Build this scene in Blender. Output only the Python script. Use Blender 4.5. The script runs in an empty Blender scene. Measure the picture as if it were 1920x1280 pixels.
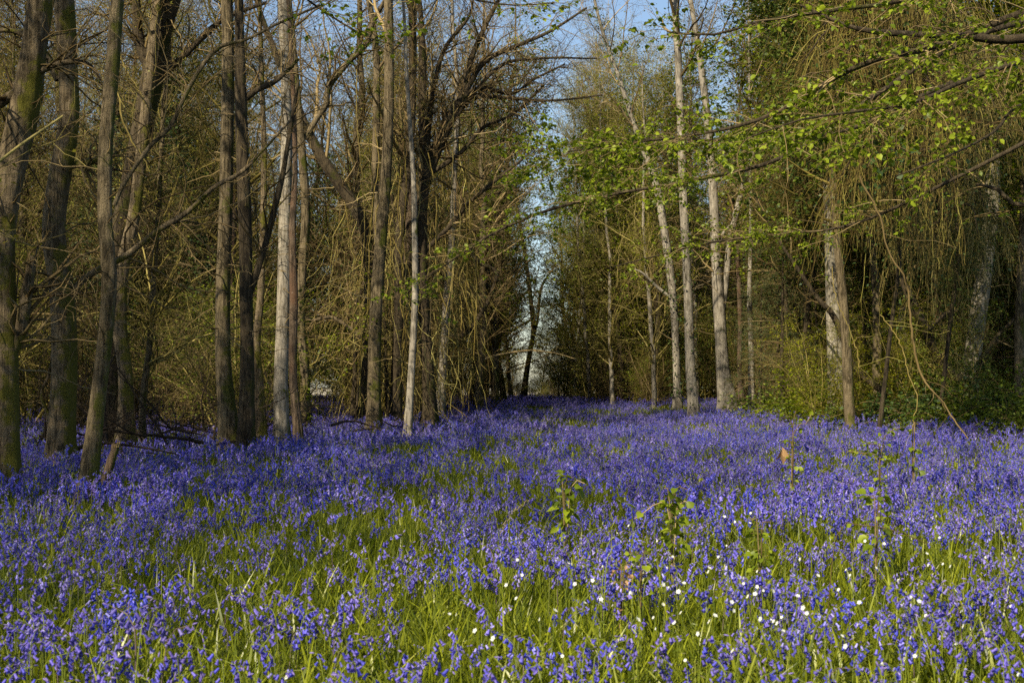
import bpy, math, random
import numpy as np
from math import radians, sin, cos, pi

rng = np.random.default_rng(11)
random.seed(5)
scene = bpy.context.scene
COL = scene.collection

# ------------------------------------------------------------------ camera, sky, sun
CAM = np.array([0.0, 0.0, 1.15])
F = 2667.0                       # focal length in pixels of the 1920 wide photograph (50 mm)
PITCH = math.atan((728 - 640) / F)
cam = bpy.data.cameras.new('camera')
cam.lens = 50.0
cam.sensor_width = 36.0
cam.clip_end = 3000
cam.clip_start = 0.05
cam.dof.use_dof = True
cam.dof.focus_distance = 15.0
cam.dof.aperture_fstop = 9.0
camo = bpy.data.objects.new('camera', cam)
camo.location = CAM
camo.rotation_euler = (radians(90) + PITCH, 0, 0)
COL.objects.link(camo)
scene.camera = camo

SUN_EL = radians(39)
SUN_AZ = radians(215)            # compass bearing of the sun, +Y is north: behind the camera to the left
sdir = np.array([sin(SUN_AZ) * cos(SUN_EL), cos(SUN_AZ) * cos(SUN_EL), sin(SUN_EL)])
world = bpy.data.worlds.new('World')
scene.world = world
world.use_nodes = True
nt = world.node_tree
for n in list(nt.nodes):
    nt.nodes.remove(n)
sky = nt.nodes.new('ShaderNodeTexSky')
sky.sky_type = 'NISHITA'
sky.sun_disc = False
sky.sun_elevation = SUN_EL
sky.sun_rotation = SUN_AZ
sky.air_density = 1.0
sky.dust_density = 0.7
sky.ozone_density = 1.3
bg = nt.nodes.new('ShaderNodeBackground')
bg.inputs['Strength'].default_value = 0.09
wo = nt.nodes.new('ShaderNodeOutputWorld')
nt.links.new(sky.outputs[0], bg.inputs['Color'])
nt.links.new(bg.outputs[0], wo.inputs['Surface'])
sun = bpy.data.lights.new('sun', 'SUN')
sun.energy = 5.0
sun.angle = radians(0.53)
sun.color = (1.0, 0.885, 0.67)
suno = bpy.data.objects.new('sun', sun)
suno.rotation_euler = (radians(90) - SUN_EL, 0, pi - SUN_AZ)
suno.location = (0, 0, 40)
COL.objects.link(suno)

vs = scene.view_settings
vs.view_transform = 'Standard'
vs.look = 'None'
vs.exposure = 0.80
vs.gamma = 1.0
scene.render.engine = 'CYCLES'
cy = scene.cycles
cy.max_bounces = 7
cy.diffuse_bounces = 4
cy.glossy_bounces = 2
cy.transmission_bounces = 4
cy.transparent_max_bounces = 4
cy.caustics_reflective = False
cy.caustics_refractive = False
cy.use_denoising = False
cy.sample_clamp_indirect = 2.5
cy.sample_clamp_direct = 12.0
cy.use_adaptive_sampling = True
cy.adaptive_threshold = 0.015


# ------------------------------------------------------------------ helpers
def ss(a, b, x):
    t = np.clip((np.asarray(x, float) - a) / (b - a), 0, 1)
    return t * t * (3 - 2 * t)


def ground(x, y):
    x = np.asarray(x, float)
    y = np.asarray(y, float)
    z = 0.45 * ss(18, 70, y) + 0.25 * ss(2, 9, x) * ss(12, 40, y)
    z = z + 0.035 * np.sin(x * 0.9 + 1.3) * np.sin(y * 0.55) + 0.02 * np.sin(x * 2.3 + y * 1.1)
    return z


def ray(px, py):
    dx, dy = (px - 960) / F, (640 - py) / F
    return np.array([dx, cos(PITCH) - dy * sin(PITCH), sin(PITCH) + dy * cos(PITCH)])


def at(px, py, D):
    d = ray(px, py)
    return CAM + d * (D / d[1])


def hit(px, py, h=0.0, dmax=75.0):
    """where the sight line through a pixel meets the ground raised by h"""
    d = ray(px, py)
    s = 1.0
    while s < dmax:
        p = CAM + d * s
        if p[2] <= ground(p[0], p[1]) + h:
            break
        s += 0.05
    p = CAM + d * s
    return np.array([p[0], p[1], float(ground(p[0], p[1]))])


def norm(v):
    return v / np.maximum(np.linalg.norm(v, axis=-1, keepdims=True), 1e-9)


class MB:
    def __init__(self):
        self.V, self.F, self.n = [], [], 0

    def add(self, V, Fc, mat=0):
        V = np.asarray(V, np.float32).reshape(-1, 3)
        Fc = np.asarray(Fc, np.int64)
        if len(V) == 0 or len(Fc) == 0:
            return
        self.V.append(V)
        self.F.append((Fc + self.n, mat))
        self.n += len(V)

    def mesh(self, name, mats, smooth=True):
        me = bpy.data.meshes.new(name)
        V = np.concatenate(self.V)
        me.vertices.add(len(V))
        me.vertices.foreach_set('co', V.ravel())
        loops = np.concatenate([f.ravel() for f, m in self.F])
        tot = np.concatenate([np.full(len(f), f.shape[1]) for f, m in self.F])
        mi = np.concatenate([np.full(len(f), m) for f, m in self.F])
        start = np.concatenate([[0], np.cumsum(tot)[:-1]])
        me.loops.add(len(loops))
        me.loops.foreach_set('vertex_index', loops.astype(np.int32))
        me.polygons.add(len(tot))
        me.polygons.foreach_set('loop_start', start.astype(np.int32))
        me.polygons.foreach_set('material_index', mi.astype(np.int32))
        me.polygons.foreach_set('use_smooth', np.full(len(tot), smooth))
        for m in mats:
            me.materials.append(m)
        me.update(calc_edges=True)
        return me


def link(name, data, parent=None, loc=None, rot=None, scale=None, **props):
    o = bpy.data.objects.new(name, data)
    COL.objects.link(o)
    if parent is not None:
        o.parent = parent
    if loc is not None:
        o.location = tuple(float(v) for v in loc)
    if rot is not None:
        o.rotation_euler = rot
    if scale is not None:
        o.scale = (scale, scale, scale) if np.isscalar(scale) else scale
    for k, v in props.items():
        o[k] = v
    return o


def thing(name, label, category, loc=(0, 0, 0), group=None, **kw):
    o = link(name, None, loc=loc, **kw)
    o.empty_display_size = 0.2
    o['label'] = label
    o['category'] = category
    if group:
        o['group'] = group
    return o


def tubes(P, R, sides=3, lump=0.0, cap=False, flute=0.0):
    """P (N,n,3), R (N,n) -> verts, quads"""
    P = np.asarray(P, float)
    R = np.asarray(R, float)
    N, n, _ = P.shape
    T = np.empty_like(P)
    T[:, 1:-1] = P[:, 2:] - P[:, :-2]
    T[:, 0] = P[:, 1] - P[:, 0]
    T[:, -1] = P[:, -1] - P[:, -2]
    T = norm(T)
    mean = norm(P[:, -1] - P[:, 0])
    ref = np.where(np.abs(mean[:, 2:3]) > 0.8, np.array([[0, 1.0, 0.13]]), np.array([[0.1, 0.05, 1.0]]))
    ref = np.broadcast_to(ref[:, None, :], P.shape)
    U = norm(np.cross(T, ref))
    W = np.cross(T, U)
    a = np.arange(sides) * 2 * pi / sides
    ca, sa = np.cos(a), np.sin(a)
    rad = np.broadcast_to(R[:, :, None], (N, n, sides)).copy()
    if lump:
        s = np.linspace(0, 1, n)[None, :, None]
        for k in range(5):
            ph = rng.uniform(0, 6.28, (N, 1, 1))
            m = rng.integers(1, 5)
            fr = rng.uniform(4, 26)
            rad *= 1 + lump * 0.5 * np.sin(a[None, None, :] * m + ph + s * fr) / (1 + 0.3 * k)
    if flute:
        ph = rng.uniform(0, 6.28, (N, 1, 1))
        w = np.exp(-np.linspace(0, 1, n) * 14)[None, :, None]
        rad *= 1 + flute * w * (0.5 + 0.6 * np.sin(a[None, None, :] * 5 + ph) + 0.3 * np.sin(a[None, None, :] * 3 + 2 * ph))
    V = P[:, :, None, :] + rad[..., None] * (ca[:, None] * U[:, :, None, :] + sa[:, None] * W[:, :, None, :])
    base = (np.arange(N) * n * sides)[:, None, None]
    i = (np.arange(n - 1) * sides)[None, :, None]
    j = np.arange(sides)[None, None, :]
    j2 = (j + 1) % sides
    q = np.stack([base + i + j, base + i + j2, base + i + sides + j2, base + i + sides + j], -1).reshape(-1, 4)
    return V.reshape(-1, 3), q


def spline(pts, n):
    pts = np.asarray(pts, float)
    if len(pts) == 2:
        t = np.linspace(0, 1, n)[:, None]
        return pts[0] * (1 - t) + pts[1] * t
    P = np.vstack([2 * pts[0] - pts[1], pts, 2 * pts[-1] - pts[-2]])
    seg = np.linalg.norm(np.diff(pts[:, :3], axis=0), axis=1)
    cum = np.concatenate([[0], np.cumsum(seg)])
    out = []
    for s in np.linspace(0, cum[-1], n):
        k = min(max(np.searchsorted(cum, s, side='right') - 1, 0), len(pts) - 2)
        t = (s - cum[k]) / max(seg[k], 1e-6)
        a, b, c, d = P[k], P[k + 1], P[k + 2], P[k + 3]
        out.append(0.5 * ((2 * b) + (-a + c) * t + (2 * a - 5 * b + 4 * c - d) * t * t + (-a + 3 * b - 3 * c + d) * t ** 3))
    return np.array(out)


def grow(P, R, N, t0=0.2, t1=1.0, length=(1, 2), ang=(35, 70), up=0.0, bend=0.0, wig=0.15, n=6, rr=0.55,
         rmin=0.002, tip=0.3, flat=None):
    M, m, _ = P.shape
    i = rng.integers(0, M, N)
    t = rng.uniform(t0, t1, N)
    tt = t * (m - 1)
    k = np.clip(np.floor(tt).astype(int), 0, m - 2)
    f = (tt - k)[:, None]
    st = P[i, k] * (1 - f) + P[i, k + 1] * f
    tan = norm(P[i, k + 1] - P[i, k])
    r = R[i, k] * (1 - f[:, 0]) + R[i, k + 1] * f[:, 0]
    rv = rng.normal(size=(N, 3))
    if flat is not None:
        rv = rv * 0.25 + np.array([0, 0, 1.0]) * flat * rng.choice([-1, 1], (N, 1))
    q = norm(np.cross(tan, rv))
    a = np.radians(rng.uniform(ang[0], ang[1], N))[:, None]
    d = tan * np.cos(a) + q * np.sin(a)
    d[:, 2] += up
    d = norm(d)
    L = rng.uniform(length[0], length[1], N) * (1.15 - 0.5 * t)
    pts = np.empty((N, n, 3))
    pts[:, 0] = st
    for s in range(1, n):
        d = norm(d + wig * rng.normal(size=(N, 3)) + np.array([0, 0, bend]))
        pts[:, s] = pts[:, s - 1] + d * (L / (n - 1))[:, None]
    r0 = np.maximum(r * rr * rng.uniform(0.7, 1.1, N), rmin * 1.2)
    rad = np.maximum(r0[:, None] * np.linspace(1, tip, n)[None, :], rmin)
    return pts, rad


def leafverts(p, a, nrm, s, w=0.36, detail=False, fold=0.12):
    side = norm(np.cross(a, nrm)) * s[:, None]
    nn = norm(np.cross(side, a)) * s[:, None]
    a = a * s[:, None]
    N = len(p)
    if not detail:
        V = np.stack([p, p + a * 0.45 + side * w + nn * fold, p + a, p + a * 0.45 - side * w + nn * fold], 1)
        Fc = (np.arange(N)[:, None] * 4 + np.arange(4)[None, :])
        return V.reshape(-1, 3), Fc
    V = np.stack([p, p + a * 0.22 + side * w * 0.75 + nn * fold, p + a * 0.58 + side * w * 0.95 + nn * fold * 0.8 - nn * 0.03,
                  p + a - nn * 0.16, p + a * 0.58 - side * w * 0.95 + nn * fold * 0.8 - nn * 0.03, p + a * 0.22 - side * w * 0.75 + nn * fold,
                  p + a * 0.25, p + a * 0.62 - nn * 0.04], 1)
    t = np.array([[0, 6, 1, 1], [6, 7, 2, 1], [7, 3, 2, 2], [0, 5, 6, 6], [6, 5, 4, 7], [7, 4, 3, 3]])
    tri = np.array([[0, 6, 1], [6, 7, 2], [6, 2, 1], [7, 3, 2], [0, 5, 6], [6, 5, 4], [6, 4, 7], [7, 4, 3]])
    Fc = (np.arange(N)[:, None, None] * 8 + tri[None]).reshape(-1, 3)
    return V.reshape(-1, 3), Fc


def leaves(mb, mat, P, N, size=(0.03, 0.06), spread=0.03, droop=0.3, detail=False, w=0.36, t0=0.2, hor=1.0):
    M, m, _ = P.shape
    i = rng.integers(0, M, N)
    tt = rng.uniform(t0, 1, N) * (m - 1)
    k = np.clip(np.floor(tt).astype(int), 0, m - 2)
    f = (tt - k)[:, None]
    p = P[i, k] * (1 - f) + P[i, k + 1] * f + rng.normal(size=(N, 3)) * spread
    a = rng.normal(size=(N, 3))
    a[:, 2] = a[:, 2] * 0.35 - droop
    a = norm(a)
    nr = rng.normal(size=(N, 3)) * 0.5
    nr[:, 2] += hor
    V, Fc = leafverts(p, a, norm(nr), rng.uniform(size[0], size[1], N), w, detail)
    mb.add(V, Fc, mat)


# ------------------------------------------------------------------ materials
def newmat(name):
    m = bpy.data.materials.new(name)
    m.use_nodes = True
    t = m.node_tree
    for n in list(t.nodes):
        t.nodes.remove(n)
    return m, t


def N_(t, kind, **kw):
    n = t.nodes.new(kind)
    for k, v in kw.items():
        setattr(n, k, v)
    return n


def ramp(t, fac, stops):
    r = t.nodes.new('ShaderNodeValToRGB')
    e = r.color_ramp.elements
    e[0].position, e[0].color = stops[0][0], (*stops[0][1], 1)
    e[1].position, e[1].color = stops[-1][0], (*stops[-1][1], 1)
    for pos, c in stops[1:-1]:
        x = e.new(pos)
        x.color = (*c, 1)
    t.links.new(fac, r.inputs[0])
    return r.outputs[0]


def noise(t, vec, scale, detail=4.0, rough=0.55):
    n = t.nodes.new('ShaderNodeTexNoise')
    n.inputs['Scale'].default_value = scale
    n.inputs['Detail'].default_value = detail
    n.inputs['Roughness'].default_value = rough
    if vec is not None:
        t.links.new(vec, n.inputs['Vector'])
    return n.outputs[0]


def math_(t, op, a, b=None):
    n = t.nodes.new('ShaderNodeMath')
    n.operation = op
    for k, v in enumerate((a, b)):
        if v is None:
            continue
        if isinstance(v, (int, float)):
            n.inputs[k].default_value = v
        else:
            t.links.new(v, n.inputs[k])
    return n.outputs[0]


def mixc(t, fac, a, b):
    n = t.nodes.new('ShaderNodeMix')
    n.data_type = 'RGBA'
    for s, v in ((n.inputs[0], fac), (n.inputs[6], a), (n.inputs[7], b)):
        if isinstance(v, (int, float)):
            s.default_value = v
        elif isinstance(v, tuple):
            s.default_value = (*v, 1)
        else:
            t.links.new(v, s)
    return n.outputs[2]


def bark(name, dark, light, moss=0.5, mosscol=(0.07, 0.075, 0.008), streak=1.0, red=None, bump=0.9, sc=1.0):
    m, t = newmat(name)
    tc = N_(t, 'ShaderNodeTexCoord')
    geo = N_(t, 'ShaderNodeNewGeometry')
    mp = N_(t, 'ShaderNodeMapping')
    mp.inputs['Scale'].default_value = (1, 1, 0.12)
    t.links.new(tc.outputs['Object'], mp.inputs[0])
    n1 = noise(t, mp.outputs[0], 30 * sc, 6, 0.7)
    n2 = noise(t, tc.outputs['Object'], 3.0, 4, 0.6)
    n3 = noise(t, tc.outputs['Object'], 60, 3, 0.6)
    v = math_(t, 'ADD', math_(t, 'MULTIPLY', n1, 0.65), math_(t, 'MULTIPLY', n2, 0.35))
    c = ramp(t, v, [(0.35, tuple(x * 0.6 for x in dark)), (0.43, dark), (0.50, tuple((a + b) / 2 for a, b in zip(dark, light))), (0.61, light)])
    if red:
        c = mixc(t, ramp(t, noise(t, tc.outputs['Object'], 1.3, 3), [(0.5, (0, 0, 0)), (0.62, (1, 1, 1))]), c, red)
    # pale lichen specks
    c = mixc(t, ramp(t, noise(t, tc.outputs['Object'], 16, 5, 0.7), [(0.6, (0, 0, 0)), (0.7, (0.6, 0.6, 0.6))]), c, tuple(min(1, x * 1.5 + 0.03) for x in light))
    if moss > 0:
        sep = N_(t, 'ShaderNodeSeparateXYZ')
        t.links.new(tc.outputs['Object'], sep.inputs[0])
        sn = N_(t, 'ShaderNodeSeparateXYZ')
        t.links.new(geo.outputs['Normal'], sn.inputs[0])
        low = N_(t, 'ShaderNodeMapRange')
        t.links.new(sep.outputs[2], low.inputs[0])
        low.inputs[1].default_value = 0.1
        low.inputs[2].default_value = 1.6
        low.inputs[3].default_value = 0.13
        low.inputs[4].default_value = 0.0
        mm = math_(t, 'ADD', noise(t, tc.outputs['Object'], 2.1, 6, 0.65), low.outputs[0])
        mm = math_(t, 'ADD', mm, math_(t, 'MULTIPLY', sn.outputs[0], 0.10))
        mm = math_(t, 'ADD', mm, math_(t, 'MULTIPLY', n3, 0.12))
        e = 0.80 - 0.24 * moss
        fac = ramp(t, mm, [(e, (0, 0, 0)), (e + 0.07, (0.92, 0.92, 0.92))])
        mc = mixc(t, n3, tuple(x * 0.45 for x in mosscol), tuple(x * 1.5 for x in mosscol))
        c = mixc(t, fac, c, mc)
    b = N_(t, 'ShaderNodeBump')
    b.inputs['Strength'].default_value = bump
    b.inputs['Distance'].default_value = 0.05
    t.links.new(math_(t, 'ADD', n1, math_(t, 'MULTIPLY', n3, 0.3)), b.inputs['Height'])
    p = N_(t, 'ShaderNodeBsdfPrincipled')
    p.inputs['Roughness'].default_value = 0.9
    p.inputs['Specular IOR Level'].default_value = 0.2
    t.links.new(c, p.inputs['Base Color'])
    t.links.new(b.outputs[0], p.inputs['Normal'])
    o = N_(t, 'ShaderNodeOutputMaterial')
    t.links.new(p.outputs[0], o.inputs[0])
    return m


def foliage(name, stops, trans=0.45, gloss=0.25, rough=0.45, tcol=None, objvar=0.0):
    """thin leaf: per-leaf colour from Random Per Island, diffuse + translucent + a little gloss"""
    m, t = newmat(name)
    geo = N_(t, 'ShaderNodeNewGeometry')
    fac = geo.outputs['Random Per Island']
    c = ramp(t, fac, stops)
    if objvar:
        oi = N_(t, 'ShaderNodeObjectInfo')
        hs = N_(t, 'ShaderNodeHueSaturation')
        t.links.new(c, hs.inputs['Color'])
        t.links.new(math_(t, 'ADD', math_(t, 'MULTIPLY', oi.outputs['Random'], objvar), 1 - objvar / 2), hs.inputs['Value'])
        wn = N_(t, 'ShaderNodeTexWhiteNoise', noise_dimensions='1D')
        t.links.new(oi.outputs['Random'], wn.inputs['W'])
        t.links.new(math_(t, 'ADD', math_(t, 'MULTIPLY', wn.outputs[0], 0.024), 0.486), hs.inputs['Hue'])
        t.links.new(math_(t, 'ADD', math_(t, 'MULTIPLY', wn.outputs[0], -0.18), 1.1), hs.inputs['Saturation'])
        c = hs.outputs[0]
    d = N_(t, 'ShaderNodeBsdfPrincipled')
    d.inputs['Roughness'].default_value = rough
    d.inputs['Specular IOR Level'].default_value = gloss
    t.links.new(c, d.inputs['Base Color'])
    tr = N_(t, 'ShaderNodeBsdfTranslucent')
    if tcol:
        t.links.new(mixc(t, 0.6, c, tcol), tr.inputs[0])
    else:
        t.links.new(c, tr.inputs[0])
    mx = N_(t, 'ShaderNodeMixShader')
    mx.inputs[0].default_value = trans
    t.links.new(d.outputs[0], mx.inputs[1])
    t.links.new(tr.outputs[0], mx.inputs[2])
    o = N_(t, 'ShaderNodeOutputMaterial')
    t.links.new(mx.outputs[0], o.inputs[0])
    return m


def flat(name, stops, rough=0.85):
    m, t = newmat(name)
    geo = N_(t, 'ShaderNodeNewGeometry')
    c = ramp(t, geo.outputs['Random Per Island'], stops)
    oi = N_(t, 'ShaderNodeObjectInfo')
    hs = N_(t, 'ShaderNodeHueSaturation')
    t.links.new(c, hs.inputs['Color'])
    t.links.new(math_(t, 'ADD', math_(t, 'MULTIPLY', oi.outputs['Random'], 0.8), 0.5), hs.inputs['Value'])
    t.links.new(math_(t, 'ADD', math_(t, 'MULTIPLY', oi.outputs['Random'], -0.2), 1.22), hs.inputs['Saturation'])
    c = hs.outputs[0]
    p = N_(t, 'ShaderNodeBsdfPrincipled')
    p.inputs['Roughness'].default_value = rough
    p.inputs['Specular IOR Level'].default_value = 0.25
    t.links.new(c, p.inputs['Base Color'])
    o = N_(t, 'ShaderNodeOutputMaterial')
    t.links.new(p.outputs[0], o.inputs[0])
    return m


M = {}
M['bark_grey'] = bark('grey_mossy_bark', (0.045, 0.034, 0.017), (0.20, 0.155, 0.088), 0.72)
M['bark_moss'] = bark('very_mossy_bark', (0.05, 0.037, 0.019), (0.21, 0.16, 0.095), 0.82, (0.095, 0.09, 0.008))
M['bark_dark'] = bark('dark_bark', (0.022, 0.016, 0.009), (0.085, 0.064, 0.036), 0.6, (0.04, 0.042, 0.006))
M['bark_brown'] = bark('brown_bark', (0.04, 0.028, 0.018), (0.16, 0.115, 0.075), 0.4, red=(0.115, 0.065, 0.038))
M['bark_pale'] = bark('pale_bark', (0.11, 0.095, 0.07), (0.34, 0.30, 0.235), 0.4, bump=0.4)
M['bark_beech'] = bark('beech_bark', (0.13, 0.115, 0.085), (0.31, 0.275, 0.21), 0.25, bump=0.2)
M['twig_brown'] = flat('brown_twig', [(0, (0.07, 0.048, 0.022)), (0.5, (0.15, 0.108, 0.05)), (1, (0.30, 0.23, 0.12))])
M['twig_olive'] = flat('olive_twig', [(0, (0.08, 0.066, 0.02)), (0.6, (0.17, 0.138, 0.042)), (1, (0.34, 0.28, 0.11))])
M['twig_pale'] = flat('pale_twig', [(0, (0.12, 0.095, 0.06)), (1, (0.32, 0.27, 0.18))])
M['twig_dark'] = flat('dark_twig', [(0, (0.018, 0.013, 0.009)), (1, (0.06, 0.042, 0.026))])
M['creeper'] = flat('dry_creeper', [(0, (0.08, 0.055, 0.022)), (0.5, (0.17, 0.125, 0.045)), (0.8, (0.31, 0.26, 0.085)), (1, (0.46, 0.41, 0.14))])
M['leaf_fresh'] = foliage('fresh_leaf', [(0, (0.08, 0.12, 0.006)), (0.5, (0.18, 0.235, 0.010)), (1, (0.30, 0.36, 0.02))], 0.42, 0.3)
M['leaf_mid'] = foliage('mid_leaf', [(0, (0.055, 0.085, 0.009)), (0.6, (0.115, 0.155, 0.013)), (1, (0.23, 0.28, 0.03))], 0.38, 0.25, objvar=0.6)
M['leaf_spring'] = foliage('spring_leaf', [(0, (0.10, 0.125, 0.010)), (0.6, (0.20, 0.225, 0.016)), (1, (0.33, 0.35, 0.035))], 0.42, 0.25, objvar=0.5)
M['leaf_ivy'] = foliage('ivy_leaf', [(0, (0.02, 0.042, 0.010)), (0.8, (0.05, 0.08, 0.016)), (1, (0.09, 0.12, 0.025))], 0.12, 0.25, 0.5)
M['leaf_bud'] = foliage('bud_leaf', [(0, (0.12, 0.12, 0.018)), (1, (0.28, 0.26, 0.045))], 0.38, 0.2, objvar=0.5)
M['needle'] = foliage('needle', [(0, (0.03, 0.055, 0.018)), (1, (0.10, 0.135, 0.04))], 0.15, 0.2)
M['petal'] = foliage('bluebell_petal', [(0, (0.078, 0.060, 0.36)), (0.5, (0.13, 0.105, 0.54)), (0.85, (0.22, 0.18, 0.68)), (1, (0.48, 0.43, 0.84))], 0.38, 0.35, 0.5, objvar=0.55)
M['bud'] = foliage('bluebell_bud', [(0, (0.10, 0.06, 0.30)), (1, (0.28, 0.22, 0.50))], 0.2, 0.3)
M['stem'] = foliage('flower_stem', [(0, (0.12, 0.16, 0.015)), (0.8, (0.24, 0.29, 0.03)), (1, (0.18, 0.12, 0.13))], 0.3, 0.4, 0.4)
M['blade'] = foliage('bluebell_leaf', [(0, (0.055, 0.085, 0.005)), (0.5, (0.18, 0.21, 0.009)), (0.96, (0.36, 0.39, 0.02)), (1, (0.38, 0.31, 0.15))], 0.48, 0.4, 0.35)
M['white'] = foliage('white_petal', [(0, (0.70, 0.71, 0.66)), (1, (0.82, 0.82, 0.78))], 0.3, 0.3)
M['yellow'] = flat('flower_centre', [(0, (0.45, 0.38, 0.04)), (1, (0.6, 0.5, 0.06))])
M['deadleaf'] = foliage('dead_leaf', [(0, (0.28, 0.14, 0.06)), (1, (0.50, 0.32, 0.16))], 0.3, 0.2)
M['litter'] = flat('leaf_litter', [(0, (0.06, 0.035, 0.018)), (1, (0.22, 0.14, 0.07))])

# ground
m, t = newmat('woodland_soil')
tc = N_(t, 'ShaderNodeTexCoord')
c = ramp(t, noise(t, tc.outputs['Object'], 6.0, 8, 0.7), [(0.35, (0.018, 0.018, 0.008)), (0.55, (0.035, 0.042, 0.010)), (0.7, (0.07, 0.06, 0.025))])
c = mixc(t, ramp(t, noise(t, tc.outputs['Object'], 0.35, 3), [(0.45, (0, 0, 0)), (0.6, (1, 1, 1))]), c, (0.04, 0.055, 0.01))
p = N_(t, 'ShaderNodeBsdfPrincipled')
p.inputs['Roughness'].default_value = 0.95
t.links.new(c, p.inputs['Base Color'])
b = N_(t, 'ShaderNodeBump')
b.inputs['Distance'].default_value = 0.05
t.links.new(noise(t, tc.outputs['Object'], 25, 6), b.inputs['Height'])
t.links.new(b.outputs[0], p.inputs['Normal'])
o = N_(t, 'ShaderNodeOutputMaterial')
t.links.new(p.outputs[0], o.inputs[0])
M['soil'] = m
m, t = newmat('dry_field')
tc = N_(t, 'ShaderNodeTexCoord')
c = ramp(t, noise(t, tc.outputs['Object'], 0.08, 6, 0.6), [(0.35, (0.30, 0.25, 0.17)), (0.65, (0.48, 0.42, 0.30))])
p = N_(t, 'ShaderNodeBsdfPrincipled')
p.inputs['Roughness'].default_value = 0.95
t.links.new(c, p.inputs['Base Color'])
o = N_(t, 'ShaderNodeOutputMaterial')
t.links.new(p.outputs[0], o.inputs[0])
M['field'] = m

# ------------------------------------------------------------------ ground sheets
nx, ny = 160, 260
nx, ny = 161, 260
xs = np.sign(np.linspace(-1, 1, nx)) * np.abs(np.linspace(-1, 1, nx)) ** 2.4 * 600
ys = np.concatenate([[-600, -200, -60], np.linspace(-20, 95, ny - 3)])
X, Y = np.meshgrid(xs, ys)
mb = MB()
idx = np.arange(nx * ny).reshape(ny, nx)
q = np.stack([idx[:-1, :-1], idx[:-1, 1:], idx[1:, 1:], idx[1:, :-1]], -1).reshape(-1, 4)
mb.add(np.stack([X, Y, ground(X, Y)], -1).reshape(-1, 3), q)
link('ground', mb.mesh('ground', [M['soil']]), kind='structure', label='dark woodland floor under the bluebells')
mb = MB()
ff = np.array([[-2500, 94, 0.44], [2500, 94, 0.44], [2500, 3000, 0.9], [-2500, 3000, 0.9]], float)
mb.add(ff, [[0, 1, 2, 3]])
link('field', mb.mesh('field', [M['field']]), kind='structure', label='pale sunlit open field beyond the wood')


# ------------------------------------------------------------------ trees that stand at the front of the wood
def trunk_from_pixels(pts, D=None, base_z=True, n=44, top=None, lean=0.0):
    """pts: (px, py, width px) from the top down to where the flowers hide the foot. Returns centre line (foot first), radii, depth."""
    pts = sorted(pts, key=lambda p: -p[1])
    fx, fy, fw = pts[0]
    if D is None:
        g = hit(fx, fy, 0.3)
        D = g[1]
    P = [np.append(at(px, py, D), w * D / F / 2) for px, py, w in pts]
    P = np.array(P)
    gz = float(ground(P[0, 0], D))
    if P[0, 2] > gz + 0.02:
        P = np.vstack([[P[0, 0], P[0, 1], gz - 0.05, P[0, 3] * 1.15], P])
    else:
        P[0, 2] = gz - 0.05
    if top:                                   # carry the stem on above the frame
        v = norm(P[-1, :3] - P[-2, :3])
        h = top
        k = 4
        r = P[-1, 3]
        last = P[-1].copy()
        for j in range(1, k + 1):
            v = norm(v + rng.normal(size=3) * 0.06 + np.array([0, 0, 0.12]))
            last = last.copy()
            last[:3] = last[:3] + v * h / k
            last[3] = r * (1 - 0.78 * j / k)
            P = np.vstack([P, last])
    # small real irregularity in depth
    P[1:, 1] += np.cumsum(rng.normal(size=len(P) - 1) * 0.03)
    S = spline(P, n)
    S[:, 3] *= 1 + 0.55 * np.exp(-np.maximum(S[:, 2] - gz, 0) / 0.28)
    return S[:, :3], np.maximum(S[:, 3], 0.004), D


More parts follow.
